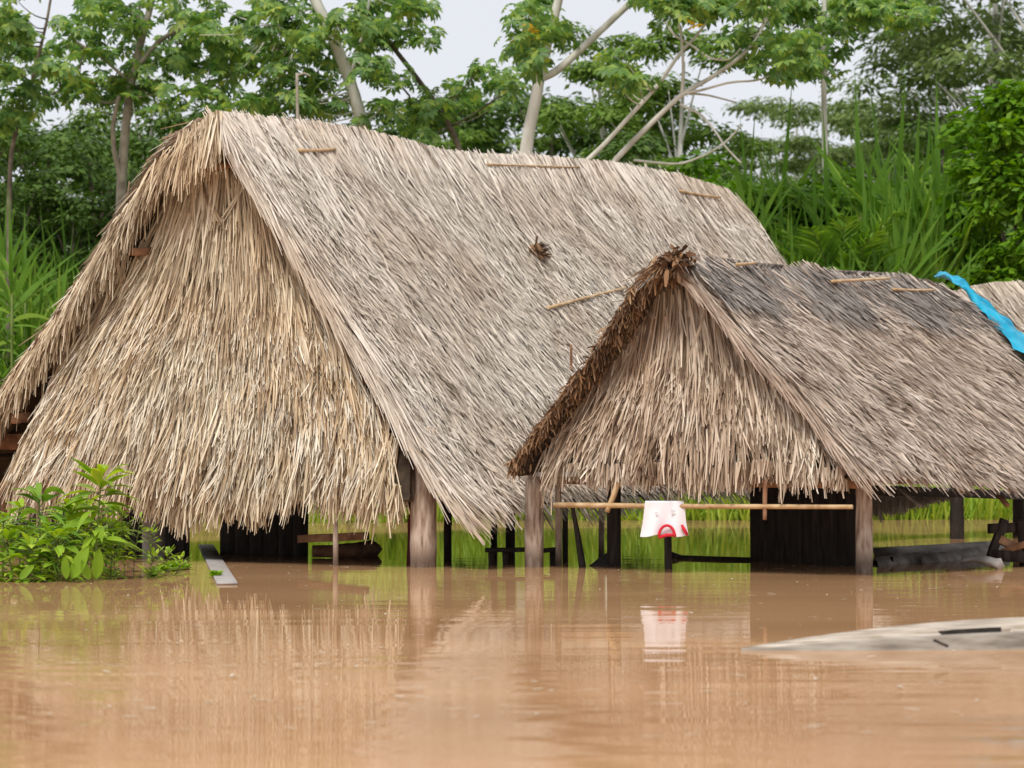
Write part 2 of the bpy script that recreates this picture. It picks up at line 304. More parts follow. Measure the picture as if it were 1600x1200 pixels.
# ------------------------------------------------------------------ thatch
class Surf:
    """ruled thatch surface: front edge F(v), back edge K(v), ridge offset fading downhill"""
    def __init__(s, Fp, Kp, ridge=None, sag=.0, flip=1):
        s.len = float(np.linalg.norm(np.diff(np.asarray(Fp), axis=0), axis=1).sum()); s.F, s.K, s.ridge, s.sag, s.flip = np.asarray(Fp), np.asarray(Kp), None if ridge is None else np.asarray(ridge), sag, flip
    @staticmethod
    def ev(c, v):
        d = np.concatenate([[0], np.cumsum(np.linalg.norm(np.diff(c, axis=0), axis=1))]); d /= d[-1]
        return np.stack([np.interp(v, d, c[:, i]) for i in range(3)], -1)
    def p(s, u, v):
        a, b = s.ev(s.F, v), s.ev(s.K, v); P = a + (b - a) * u[..., None]
        if s.ridge is not None:
            r = s.ev(s.ridge, u); l = s.F[0] + (s.K[0] - s.F[0]) * u[..., None]
            P = P + (r - l) * ((1 - v) ** 2)[..., None]
        P[..., 2] -= s.sag * np.sin(pi * v) * np.sin(pi * np.clip(u, 0, 1)) - .05 * np.sin(u * 17 + v * 5) * np.sin(v * 9 + u * 3)
        return P
    def frame(s, u, v):
        e = .01; P = s.p(u, v); du = s.p(u + e, v) - s.p(u - e, v); dv = s.p(u, v + e) - s.p(u, v - e)
        N = nrm(np.cross(du, dv)) * s.flip
        return P, nrm(du), nrm(dv), N
    def slab(s, mb, nu, nv, th, mi):
        u, v = np.meshgrid(np.linspace(0, 1, nu), np.linspace(0, 1, nv)); P, _, _, N = s.frame(u.clip(.011, .989), v.clip(.011, .989))
        P = s.p(u, v)
        n = nu * nv; top = (P - N * .02).reshape(-1, 3); bot = (P - N * th).reshape(-1, 3)
        i, j = np.meshgrid(np.arange(nu - 1), np.arange(nv - 1)); b = (j * nu + i).ravel()
        q1 = np.stack([b, b + 1, b + nu + 1, b + nu], 1); q2 = q1[:, ::-1] + n
        rim = list(range(nu)) + [k * nu + nu - 1 for k in range(1, nv)] + list(range(n - 2, n - nu - 1, -1)) + [k * nu for k in range(nv - 2, 0, -1)]
        q3 = np.array([(rim[k], rim[(k + 1) % len(rim)], rim[(k + 1) % len(rim)] + n, rim[k] + n) for k in range(len(rim))])
        mb.add(np.vstack([top, bot]), np.vstack([q1, q2, q3]), mi)
    def thatch(s, mb, n, L, W, skew=0., jit=.16, lift=(.02, .09), base=(.0, .06), mi=0, vr=(0, 1), seg=2, ur=(0, 1), grav=0., roll=.5):
        u = U(*ur, n); v = U(*vr, n); P, du, dv, N = s.frame(u.clip(.012, .988), v.clip(.012, .988)); P = s.p(u, v)
        wv = np.sin(u * 61 + 9 * np.sin(v * 17)) * np.sin(v * 31 + 7 * np.sin(u * 23 + v * 5))
        D = dv + du * (skew + .7 * jit * wv + rs.normal(0, jit, n))[:, None]
        if grav: D = nrm(D) + np.array([0, 0, -1.]) * grav
        ln = U(*L, n); P = P + N * U(*base, n)[:, None] - nrm(D) * np.minimum(ln * .5, .8 * v * s.len)[:, None]
        mb.add(*strips(P, D, N, ln, U(*W, n), seg, U(*lift, n), U(0, .03, n), roll=rs.normal(0, roll, n)), mi)

def bundles(S, mb, nb, m, L, W, jit=.2, fan=.07, width=.07, base=(0, .1), lift=(.02, .12), mi=0, vr=(0, 1), seg=3, grav=0., skew=0., roll=.4, ur1=1.):
    """leaf sheaves: m strips sharing one root and direction, so dark gaps open between them"""
    u = U(0.01, ur1, nb); v = U(*vr, nb); P, du, dv, N = S.frame(u.clip(.012, .988), v.clip(.012, .988)); P = S.p(u, v)
    D = dv + du * (skew + rs.normal(0, jit, nb))[:, None]
    if grav: D = nrm(D) + np.array([0, 0, -1.]) * grav
    D = nrm(D); ln = U(*L, nb); P = P + N * U(*base, nb)[:, None] - D * np.minimum(ln * .5, .7 * v * S.len)[:, None]; lf = U(*lift, nb) * np.clip(v * 6, .25, 1)
    R = lambda a: np.repeat(a, m, 0); n = nb * m
    P2 = R(P) + R(du) * rs.normal(0, width, n)[:, None] + R(N) * rs.normal(0, .012, n)[:, None] + R(D) * U(-.12, .12, n)[:, None]
    mb.add(*strips(P2, R(D) + R(du) * rs.normal(0, fan, n)[:, None], R(N), R(ln) * U(.65, 1.15, n), U(*W, n), seg, R(lf) * U(.6, 1.4, n), U(0, .03, n), roll=rs.normal(0, roll, n)), mi)

# ------------------------------------------------------------------ large hut
O = np.array([(337 - 800) / F * 30.9, 30.9])
big = thing('thatched_hut', 'largest thatched hut with tall shaggy tan gable above the brown flood water', 'hut', (-3.6, 31, 0))
ridge_b = [on_line(x, y, O, RD) for x, y in [(337, 181), (400, 187), (480, 195), (560, 206), (630, 223), (690, 240), (760, 247), (830, 247), (950, 257), (1060, 277), (1140, 302)]]
FR = [on_line(x, y, O, GD) for x, y in [(337, 181), (385, 262), (430, 333), (520, 472), (600, 600), (650, 685), (697, 752), (735, 795)]]
FL = [on_line(x, y, O, GD) for x, y in [(337, 181), (285, 212), (248, 250), (200, 322), (140, 418), (60, 535), (0, 616), (-60, 690), (-110, 745)]]
KR = [ridge_b[-1] + (p - FR[0]) * [1, 1, .97] for p in FR]; KL = [ridge_b[-1] + (p - FL[0]) for p in FL]
SR, SL = Surf(FR, KR, ridge_b, .10, -1), Surf(FL, KL, ridge_b, .05)
rb = MB()
SR.slab(rb, 60, 24, .10, 1); SL.slab(rb, 40, 16, .16, 1)
SR.thatch(rb, 24000, (.3, .7), (.012, .028), skew=-.06, jit=.2)
bundles(SR, rb, 9000, 6, (.12, .36), (.008, .020), .28, .14, .035, (.01, .07), (.01, .09), skew=-.06, seg=2)
bundles(SR, rb, 420, 9, (.5, 1.1), (.012, .03), .18, .08, .06, (.02, .07), (.01, .08), skew=-.06, vr=(0, .3), seg=2)
SR.thatch(rb, 2200, (.35, .8), (.018, .04), jit=.26, vr=(.95, 1.01), base=(-.12, .05), grav=.35)
SR.thatch(rb, 900, (.5, 1.1), (.015, .035), skew=-.05, jit=.08, ur=(-.004, .012), base=(-.06, .07))      # clean front edge
SL.thatch(rb, 6000, (.5, .9), (.02, .05), jit=.2)
SL.thatch(rb, 2600, (.5, .9), (.02, .045), jit=.2, ur=(0, .06), lift=(.02, .14))
for (S_, n, MBx) in ((SR, 900, rb),):
    v = rs.rand(n); P = S_.p(np.full(n, -.001), v) + U(-.03, .0, n)[:, None] * np.array([RD[0], RD[1], 0]); _, du, dv, N = S_.frame(np.full(n, .02), v.clip(.012, .988))
    MBx.add(*strips(P - N * U(0, .13, n)[:, None] - dv * .2, dv + rs.normal(0, .06, (n, 3)) + [0, 0, -.1], np.tile([-RD[0], -RD[1], 0], (n, 1)), U(.3, .8, n), U(.012, .03, n), 2, .02, 0.))
# ridge capping strands bent over both sides
n = 2600; u = U(0, 1, n); P, du, dv, N = SR.frame(u.clip(.012, .988), np.full(n, .015)); P = Surf.ev(np.array(ridge_b), u) + U(-.03, .04, n)[:, None] * np.array([0, 0, 1])
sd_ = np.where(rs.rand(n) < .75, 1, -1)[:, None]
Dc = np.where(sd_ > 0, dv, dv * [-1, -1, 1]) + du * rs.normal(-.1, .22, n)[:, None]
rb.add(*strips(P + N * .05, Dc, N * [1, 1, 1], U(.5, 1.1, n), U(.018, .045, n), 2, U(0, .05, n), roll=rs.normal(0, .4, n)), 0)
add_tube(rb, np.array(smooth_path(ridge_b, 40)) - [0, 0, .17], .10, 8, .2, 1)
rb.build('roof', [M['roof'], M['under']], big)
# ragged fringe hanging from the left rake and the apex
fb = MB(); n = 4200; v = rs.rand(n) ** .8; P = Surf.ev(np.array(FL), v); off = U(-.05, .22, n)
P = P + np.stack([RD[0] * off, RD[1] * off, U(-.16, .04, n)], 1)
D = np.stack([U(-.75, .25, n), U(-.75, .1, n), np.full(n, -.75)], 1) + (Surf.ev(np.array(FL), (v + .03).clip(0, 1)) - Surf.ev(np.array(FL), v)) * [1.5]
L_ = U(.16, .5, n) * (1 - .2 * v)
fb.add(*strips(P, D, np.tile([-.5, -.8, .35], (n, 1)), L_, U(.011, .028, n), 5, U(-.02, .05, n), U(.15, .55, n) * L_, roll=rs.normal(0, .6, n)))
n = 260; P = Surf.ev(np.array(FL), U(0, .10, n)); P = np.vstack([P, np.repeat(FR[:1], 25, 0)]); n = len(P)
P = P + np.stack([U(-.02, .10, n), U(-.14, .1, n), U(-.05, .08, n)], 1)
fb.add(*strips(P, np.stack([U(-.25, .22, n), U(-.25, .0, n), -np.ones(n)], 1), np.tile([0, -1, .3], (n, 1)), U(.3, .75, n), U(.011, .028, n), 4, U(0, .1, n), U(0, .12, n), roll=rs.normal(0, .4, n)))
fb.build('rake_fringe', M['gable'], big)
# gable wall: shaggy leaves leaning outwards at the foot
gp = lambda x, y, d: on_line(x, y, O + RD * d, GD)
Lg = [gp(x, y, d) for x, y, d in [(326, 248, .55), (280, 320, .5), (238, 410, .45), (168, 490, .4), (108, 570, .33), (56, 660, .2), (22, 725, .1), (2, 772, .0)]]
Rg = [gp(x, y, d) for x, y, d in [(376, 252, .55), (412, 335, .5), (470, 435, .45), (524, 515, .4), (578, 590, .33), (622, 660, .2), (640, 725, .1), (638, 780, .0)]]
SG = Surf(Lg, Rg, None, 0., -1)
gb = MB(); SG.slab(gb, 24, 40, .12, 1)
SG.thatch(gb, 1700, (.6, 1.3), (.016, .042), jit=.12, lift=(.0, .05), base=(0, .02), seg=3, vr=(.1, .97), grav=.8, ur=(0, .97))
bundles(SG, gb, 640, 9, (.9, 1.9), (.014, .038), .11, .045, .05, (.0, .12), (.02, .20), vr=(.14, .74), seg=4, grav=.8, ur1=.965)
bundles(SG, gb, 900, 8, (.5, 1.2), (.013, .036), .17, .06, .045, (.02, .14), (.03, .20), vr=(.4, .96), seg=3, grav=.6, ur1=.965)
bundles(SG, gb, 850, 7, (.28, .75), (.011, .030), .24, .09, .04, (.03, .15), (.03, .18), 2, vr=(.46, .97), grav=.5, ur1=.965)
SG.thatch(gb, 700, (.7, 1.4), (.016, .042), jit=.08, lift=(0, .08), base=(0, .05), seg=3, vr=(0.06, .25), grav=1.0, ur=(.02, .96))
n = 1500; u = rs.rand(n); P, du, dv, N = SG.frame(u.clip(.02, .98), np.full(n, .965)); dip = .20 * np.sin(pi * u) ** .7 * np.clip(1.6 - 1.3 * u, .1, 1) + .13 * np.sin(u * 23) * np.sin(u * 9 + 1) + .07 * np.sin(u * 71)
gb.add(*strips(P + N * U(-.08, .1, n)[:, None], np.stack([rs.normal(0, .14, n), rs.normal(0, .1, n), -np.ones(n)], 1), N, (U(.12, .42, n) + dip).clip(.1), U(.018, .045, n), 3, U(0, .06, n), roll=rs.normal(0, .4, n)))
for (a, b) in [((318, 300), (352, 352)), ((330, 330), (350, 350)), ((384, 288), (352, 345)), ((300, 262), (306, 350)), ((372, 275), (368, 350)), ((312, 265), (322, 330)), ((340, 270), (338, 340)), ((450, 480), (410, 520))]:   # long loose leaves
    A, B = gp(*a, .40), gp(*b, .30)
    gb.add(*strips(A[None] + U(-.02, .02, (3, 3)), (B - A)[None] + U(-.05, .05, (3, 3)), np.tile([-.53, -.85, .2], (3, 1)), np.linalg.norm(B - A) * U(.9, 1.1, 3), U(.03, .06, 3), 3, .05))
gb.build('gable_thatch', [M['gable'], M['under'], M['gable_pale']], big)
# timbers
def add_post(parent, px, top, ybot, d, mt='post', Yd=None, name='post', bend=0., r2=None, label=None):
    b = wat(px, ybot) if Yd is None else at(px, ybot, Yd); Yd = b[1]; t = at(px + bend, top, Yd)
    b = b.copy(); b[2] = -.9; r = d / 2 / F * Yd
    o = add_tube(MB(), smooth_path([b, (b * .5 + t * .5) + [rs.uniform(-.015, .015), 0, 0], t], 12), np.linspace(r * 1.08, (r2 or r * .93), 12), 14, .07).build(name, M[mt], parent, True)
    if label: o['label'] = label
    return o
add_post(big, 662, 668, 886, 42)
add_post(big, 240, 800, 880, 36, 'wood_grey', Yd=32.6)
add_post(big, 14, 640, 862, 26, 'wood_red')
add_post(big, 700, 700, 872, 12, 'wood_dark'); add_post(big, 798, 740, 869, 15, 'wood_dark'); add_post(big, 772, 740, 866, 11, 'wood_dark')
def add_beam(parent, a, b, w_, h_, mt, name='beam', label=None):
    o = beam(MB(), a, b, w_, h_).build(name, M[mt], parent)
    if label: o['label'] = label
    return o
add_beam(big, gp(316, 264, .36), gp(384, 254, .36), .07, .09, 'wood_red')
add_beam(big, gp(322, 250, .5), gp(366, 246, .5), .06, .05, 'wood_red')
add_beam(big, gp(206, 394, .1), gp(234, 392, .35), .09, .10, 'wood_red')
add_beam(big, gp(18, 654, .05), gp(48, 652, .3), .09, .14, 'wood_red')
add_beam(big, gp(-60, 690, .5), gp(52, 690, .5), .08, .22, 'wood_red')
add_beam(big, gp(604, 700, .45), gp(652, 698, .45), .12, .16, 'wood_red')
add_beam(big, gp(470, 842, .9), gp(572, 837, .9), .14, .10, 'wood_red', 'floor_beam')
add_post(big, 524, 812, 884, 9, 'post', name='stake')
rr = MB()                                                           # rafters under the left rake
for k in range(9):
    v = .08 + .1 * k; A = Surf.ev(np.array(FL), np.array([v]))[0] - [0, 0, .22]; add_tube(rr, [A, A + np.array([RD[0], RD[1], 0]) * 2.5], .035, 6)
rr.build('purlin', M['wood_dark'], big)
pw = MB()                                                           # dark plank partition inside
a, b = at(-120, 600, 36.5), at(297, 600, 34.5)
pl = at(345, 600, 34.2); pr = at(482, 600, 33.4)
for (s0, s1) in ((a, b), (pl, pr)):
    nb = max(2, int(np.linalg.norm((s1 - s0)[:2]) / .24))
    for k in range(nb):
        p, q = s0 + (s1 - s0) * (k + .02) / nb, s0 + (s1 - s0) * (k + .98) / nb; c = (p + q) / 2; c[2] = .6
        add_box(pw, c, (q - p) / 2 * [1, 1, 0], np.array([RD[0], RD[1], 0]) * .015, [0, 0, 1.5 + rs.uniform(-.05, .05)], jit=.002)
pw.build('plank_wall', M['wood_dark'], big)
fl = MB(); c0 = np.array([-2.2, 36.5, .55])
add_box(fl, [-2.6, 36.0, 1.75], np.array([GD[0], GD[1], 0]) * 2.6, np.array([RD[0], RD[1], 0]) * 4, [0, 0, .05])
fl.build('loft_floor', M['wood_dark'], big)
def stick(parent, a, b, r, mt='bamboo', name='batten'):
    return add_tube(MB(), smooth_path([a, (a + b) / 2 + rs.uniform(-.015, .015, 3), b], 8), np.linspace(r, r * .75, 8), 7, .08).build(name, M[mt], parent, True)
def on_surf(S, px, py, lift=.06):                                   # nearest surface point seen at this pixel
    u, v = np.meshgrid(np.linspace(0.01, .99, 140), np.linspace(0.01, .99, 90)); P, _, _, N = S.frame(u, v); P = P + N * lift
    d = P - [0, 0, CAM_Z]; f = d[..., 1] * cos(PITCH) + d[..., 2] * sin(PITCH); h = -d[..., 1] * sin(PITCH) + d[..., 2] * cos(PITCH)
    e = (800 + F * d[..., 0] / f - px) ** 2 + (600 - F * h / f - py) ** 2; k = np.unravel_index(e.argmin(), e.shape)
    return P[k], N[k]
for (a, b) in [((464, 233), (522, 233)), ((1060, 299), (1142, 294)), ((760, 255), (905, 260)), ((855, 479), (978, 452))]:
    A, B = on_surf(SR, *a, .10)[0], on_surf(SR, *b, .10)[0]
    if b[0] == 1142: B = A + np.array([RD[0], RD[1], .02]) * 1.5
    stick(big, A, B, .026 if a[0] != 760 else .016)
A, N_ = on_surf(SR, 893, 585, .02); stick(big, A, A + [0, -.02, .42], .02, 'wood_red')
# small dark lump on the thatch
P0, N0 = on_surf(SR, 837, 395, .06)
lump = MB(); n = 260; d = nrm(rs.normal(0, 1, (n, 3))); lump.add(*strips(P0 + d * .06, d * .5 + N0 * .6 + [0, 0, -.7], d, U(.10, .22, n), U(.015, .03, n), 2, .03))
add_tube(lump, [P0 - N0 * .1, P0, P0 + N0 * .14], [.11, .12, .05], 9, .2); add_tube(lump, [P0 + N0 * .02, P0 + N0 * .06 + [.0, 0, .2]], .02, 6)
tag(lump.build('fibre_knot', M['rake']), 'small dark brown fibrous knot stuck on the middle of the large pale roof slope', 'knot')

# ------------------------------------------------------------------ small hut
O2 = np.array([(1052 - 800) / F * 28.05, 28.05])
sm = thing('thatched_hut', 'smaller thatched hut on thick posts with dark ridge and open sides', 'hut', (2.3, 28.6, 0))
ridge_s = [on_line(x, y, O2, RD) for x, y in [(1052, 402), (1100, 407), (1180, 417), (1300, 428), (1400, 434), (1465, 449)]]
O2b = ridge_s[-1][:2]
FR2 = [on_line(x, y, O2, GD) for x, y in [(1052, 402), (1120, 478), (1200, 562), (1280, 648), (1332, 708), (1352, 734)]]
FL2 = [on_line(x, y, O2, GD) for x, y in [(1052, 402), (1003, 436), (940, 540), (880, 622), (830, 688), (800, 730)]]
KR2 = [on_line(x, y, O2b, GD) for x, y in [(1465, 449), (1530, 500), (1600, 557), (1740, 676), (1860, 790)]]
KL2 = [ridge_s[-1] + (p - FL2[0]) for p in FL2]
SR2, SL2 = Surf(FR2, KR2, ridge_s, .04, -1), Surf(FL2, KL2, ridge_s, .03)
rb = MB(); SR2.slab(rb, 40, 18, .08, 1); SL2.slab(rb, 30, 14, .13, 1)
SR2.thatch(rb, 10000, (.3, .65), (.012, .032), skew=-.05, jit=.2)
bundles(SR2, rb, 3800, 6, (.16, .42), (.010, .024), .26, .10, .03, (.01, .07), (.01, .09), skew=-.05, seg=2)
SR2.thatch(rb, 1800, (.22, .5), (.015, .034), jit=.26, vr=(.93, 1.0), base=(-.1, .05), grav=.2)
SR2.thatch(rb, 500, (.4, .9), (.013, .03), skew=-.05, jit=.08, ur=(-.004, .014), base=(-.05, .06))
n = 500; v = rs.rand(n); P = SR2.p(np.full(n, -.001), v) + U(-.03, .0, n)[:, None] * np.array([RD[0], RD[1], 0]); _, du, dv, N = SR2.frame(np.full(n, .02), v.clip(.012, .988))
rb.add(*strips(P - N * U(0, .10, n)[:, None] - dv * .2, dv + rs.normal(0, .06, (n, 3)) + [0, 0, -.12], np.tile([-RD[0], -RD[1], 0], (n, 1)), U(.25, .6, n), U(.010, .025, n), 2, .02, 0.))
SL2.thatch(rb, 3000, (.4, .8), (.02, .045), jit=.2)
rb.build('roof', [M['roof_small'], M['under']], sm)
rc = MB(); n = 3400; u = U(0, 1, n); P, du, dv, N = SR2.frame(u.clip(.012, .988), np.full(n, .02)); P = Surf.ev(np.array(ridge_s), u)
s_ = np.where(rs.rand(n) < .8, 1, -1)[:, None]; Dc = np.where(s_ > 0, dv, dv * [-1, -1, 1]) + du * rs.normal(-.1, .3, n)[:, None]
vv = rs.rand(n)[:, None] * .22
P = np.where(s_ > 0, SR2.p(u, vv[:, 0] * .8), P)
rc.add(*strips(P + N * .07, Dc, N, U(.35, .75, n), U(.014, .035, n), 2, U(0, .07, n), roll=rs.normal(0, .4, n)))
add_tube(rc, np.array(smooth_path(ridge_s, 24)) + [0, 0, -.08], .085, 8, .2)
rc.build('ridge_cap', M['ridge_dark'], sm)
# dark leaf bundles along the left rake
rk = MB(); path = np.array(FL2); n = 2600; v = rs.rand(n) ** .9; c = Surf.ev(path, v); ang = U(0, 2 * pi, n)
tgd = nrm(Surf.ev(path, (v + .02).clip(0, 1)) - Surf.ev(path, (v - .02).clip(0, 1)))
inn = np.array([.62, .1, -.62]); R_ = U(.0, .13, n)
P = c + inn * (U(-.02, .17, n) * (1.1 - .5 * v))[:, None] + np.array([RD[0], RD[1], 0]) * U(-.14, .12, n)[:, None]
D = np.array([-.05, -.5, -.45]) + rs.normal(0, .42, (n, 3)) + tgd * U(-.1, .8, n)[:, None]
rk.add(*strips(P, D, rs.normal(0, 1, (n, 3)), U(.06, .18, n) * (1.1 - .35 * v), U(.014, .036, n), 3, U(-.04, .06, n), U(0, .06, n)))
add_tube(rk, Surf.ev(path, np.linspace(0.02, 1, 26)) + inn * .08, .055, 9, .4)
n = 260; P = path[0] + [.02, -.05, -.08] + rs.normal(0, 1, (n, 3)) * [.10, .09, .07]; rk.add(*strips(P, rs.normal(0, 1, (n, 3)) + [-.5, -.3, -.3], rs.normal(0, 1, (n, 3)), U(.08, .2, n), U(.03, .07, n), 2, .03, U(0, .06, n)))
rk.build('rake_bundle', M['rake'], sm)
back2 = lambda x, y, d: on_line(x, y, O2 + RD * d, GD)
Lg = [back2(x, y, d) for x, y, d in [(1040, 446, .5), (1002, 490, .47), (966, 545, .43), (930, 612, .38), (890, 662, .3), (862, 700, .22), (846, 742, .12)]]
Rg = [back2(x, y, d) for x, y, d in [(1080, 446, .5), (1128, 505, .47), (1180, 560, .43), (1232, 615, .38), (1286, 668, .3), (1322, 706, .22), (1334, 745, .12)]]
SG2 = Surf(Lg, Rg, None, 0., -1); gb = MB(); SG2.slab(gb, 18, 26, .09, 1)
SG2.thatch(gb, 420, (.4, .9), (.018, .045), jit=.15, lift=(.0, .05), base=(0, .02), seg=3, vr=(.15, .97), grav=1.4, ur=(0, .97))
bundles(SG2, gb, 240, 8, (.55, 1.25), (.014, .042), .10, .05, .05, (0, .11), (.02, .18), vr=(.18, .75), grav=1.4, ur1=.965)
bundles(SG2, gb, 360, 7, (.3, .8), (.013, .036), .17, .09, .05, (.02, .12), (.03, .2), vr=(.45, .97), grav=1.0, ur1=.965)
SG2.thatch(gb, 450, (.5, .9), (.02, .045), jit=.1, lift=(0, .06), base=(0, .05), seg=3, vr=(0.08, .28), grav=1.6, ur=(0, .97))
n = 750; u = rs.rand(n); P, du, dv, N = SG2.frame(u.clip(.02, .98), np.full(n, .96))
gb.add(*strips(P + N * U(-.08, .12, n)[:, None], np.stack([rs.normal(0, .10, n), rs.normal(0, .08, n), -np.ones(n)], 1), N, U(.1, .24, n) + .09 * np.sin(pi * u) + .04 * np.sin(u * 40), U(.016, .04, n), 3, U(0, .05, n), roll=rs.normal(0, .4, n)))
for (a, b) in [((915, 625), (955, 700)), ((998, 470), (1024, 500)), ((1205, 600), (1268, 742)), ((1105, 485), (1080, 560)), ((1262, 665), (1230, 740)), ((1170, 585), (1195, 680)), ((1200, 690), (1240, 720))]:
    A, B = back2(*a, .22), back2(*b, .15)
    gb.add(*strips(A[None] + U(-.02, .02, (2, 3)), (B - A)[None] + U(-.05, .05, (2, 3)), np.tile([-.53, -.85, .2], (2, 1)), np.linalg.norm(B - A) * U(.9, 1.1, 2), U(.025, .05, 2), 3, .05))
gb.build('gable_thatch', [M['gable_small'], M['under']], sm)
# short thatch skirt at the far end
rg = MB(); n = 900; A, B = at(1362, 772, 34.2), at(1480, 768, 33.0); u = rs.rand(n); P = A + (B - A) * u[:, None] + U(-.06, .06, (n, 3))
rg.add(*strips(P, np.stack([rs.normal(.1, .2, n), rs.normal(0, .1, n), -np.ones(n)], 1), np.tile([0, -1, .2], (n, 1)), U(.1, .32, n) * (1.15 - .9 * u), U(.02, .05, n), 2, .05))
rg.build('thatch_skirt', M['roof_far'], sm)
add_post(sm, 835, 742, 886, 30, label='left front post with a notch cut at its top')
add_post(sm, 1350, 736, 895, 27)
add_post(sm, 960, 752, 884, 22, 'wood_dark'); add_post(sm, 1495, 745, 842, 22, 'wood_dark'); add_post(sm, 883, 752, 878, 9, 'wood_dark')
add_post(sm, 872, 752, 884, 10, 'post'); add_post(sm, 940, 752, 872, 9, 'post'); add_post(sm, 1325, 752, 872, 16, 'wood_dark')
add_beam(sm, back2(838, 749, .52), back2(1345, 757, .52), .10, .10, 'wood_red')
add_beam(sm, back2(838, 741, .10), back2(905, 742, .10), .10, .06, 'wood_grey')
add_beam(sm, at(1345, 750, 27.6), at(1500, 750, 31.5), .09, .10, 'wood_red')
add_beam(sm, at(1330, 765, 29.0), at(1640, 775, 36), .09, .12, 'wood_dark')
add_beam(sm, at(1545, 756, 30.0), at(1574, 790, 29.4), .05, .05, 'wood_red', 'rafter_end')
add_beam(sm, at(1402, 760, 29.6), at(1438, 792, 29.3), .05, .03, 'wood_grey', 'rafter_end')
add_beam(sm, at(1300, 700, 28.0), at(1335, 705, 28.6), .06, .06, 'wood_red', 'rafter_end')
stick(sm, back2(866, 789, .06), back2(1332, 792, .06), .036, name='rail')
stick(sm, back2(966, 752, .1), back2(948, 800, .05), .04, 'bamboo', 'tie'); stick(sm, back2(1196, 748, .1), back2(1195, 812, .05), .033, 'wood_red', 'tie')
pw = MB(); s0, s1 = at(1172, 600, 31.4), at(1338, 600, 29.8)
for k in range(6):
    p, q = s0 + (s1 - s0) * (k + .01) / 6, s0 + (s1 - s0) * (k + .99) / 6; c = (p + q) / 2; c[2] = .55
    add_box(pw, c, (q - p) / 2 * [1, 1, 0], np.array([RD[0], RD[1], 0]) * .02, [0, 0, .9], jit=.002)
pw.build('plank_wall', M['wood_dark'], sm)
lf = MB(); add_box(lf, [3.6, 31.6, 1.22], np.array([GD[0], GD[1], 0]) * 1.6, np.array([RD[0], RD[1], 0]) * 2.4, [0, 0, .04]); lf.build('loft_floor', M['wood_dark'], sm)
for (a, b) in [((1300, 441), (1392, 434)), ((1395, 453), (1462, 452)), ((1150, 412), (1182, 408))]:
    A, B = on_surf(SR2, *a, .13)[0], on_surf(SR2, *b, .13)[0]; stick(sm, A, B, .022)
# thin hanging fibres inside
# ------------------------------------------------------------------ third hut
O3 = at(1492, 455, 39)[:2]
th = thing('thatched_hut', 'pale thatched roof partly hidden behind the blue tarp at the picture edge', 'hut', (9, 40, 0))
ridge_t = [on_line(x, y, O3, RD) for x, y in [(1492, 457), (1520, 449), (1550, 443), (1620, 444), (1690, 450)]]
FR3 = [on_line(x, y, O3, GD) for x, y in [(1492, 457), (1580, 560), (1660, 660), (1740, 762)]]
FL3 = [on_line(x, y, O3, GD) for x, y in [(1492, 457), (1440, 540), (1390, 640), (1350, 735)]]
SR3 = Surf(FR3, [ridge_t[-1] + (p - FR3[0]) for p in FR3], ridge_t, .06, -1); SL3 = Surf(FL3, [ridge_t[-1] + (p - FL3[0]) for p in FL3], ridge_t, .03)
rb = MB(); SR3.slab(rb, 24, 14, .14, 1); SL3.slab(rb, 20, 10, .14, 1)
SR3.thatch(rb, 7000, (.35, .8), (.018, .045), jit=.18); SL3.thatch(rb, 1500, (.4, .8), (.03, .06), jit=.2)
n = 700; u = rs.rand(n); P, du, dv, N = SR3.frame(u.clip(.012, .988), np.full(n, .02)); P = Surf.ev(np.array(ridge_t), u)
rb.add(*strips(P + N * .05, dv + du * rs.normal(0, .3, n)[:, None], N, U(.4, .8, n), U(.02, .045, n), 2, .05, roll=rs.normal(0, .4, n)), 0)
rb.build('roof', [M['roof_far'], M['under']], th)
add_post(th, 1590, 700, 836, 18, 'wood_dark'); add_post(th, 1720, 740, 835, 20, 'post')

# ------------------------------------------------------------------ blue tarp over the roof edge
tb = MB(); pts = np.array([at(x, y, Yd) for x, y, Yd in [(1456, 445, 36.2), (1475, 447, 35.6), (1500, 464, 35.1), (1522, 486, 34.8), (1548, 512, 34.5), (1575, 536, 34.2), (1605, 562, 33.9), (1650, 600, 33.5), (1700, 640, 33.2)]])
pts = smooth_path(pts, 48); wd = np.interp(np.linspace(0, 1, 48), [0, .12, .2, .27, .34, .5, .62, .8, 1], [.07, .16, .13, .05, .11, .21, .28, .35, .40]); g = []
for k, p in enumerate(pts):
    for j in range(9):
        s = (j - 4) / 4
        g.append(p + np.array([RD[0], RD[1], .10]) * s * wd[k] * 1.3 + np.array([.25, -.5, .62]) * (.24 + .03 * sin(k * .33 + j * 1.7) + .035 * sin(k * .21 - j * 1.1) + .03 * sin(k * .8) * s - .04 * s * s + rs.normal(0, .012)))
i, j = np.meshgrid(np.arange(8), np.arange(47)); b0 = (j * 9 + i).ravel()
tp = tag(tb.add(g, np.stack([b0, b0 + 1, b0 + 10, b0 + 9], 1)).build('tarp', M['tarp'], smooth=True), 'strip of crumpled bright blue tarpaulin lying along the roof edge', 'tarpaulin')
sm_ = tp.modifiers.new('thickness', 'SOLIDIFY'); sm_.thickness = .006

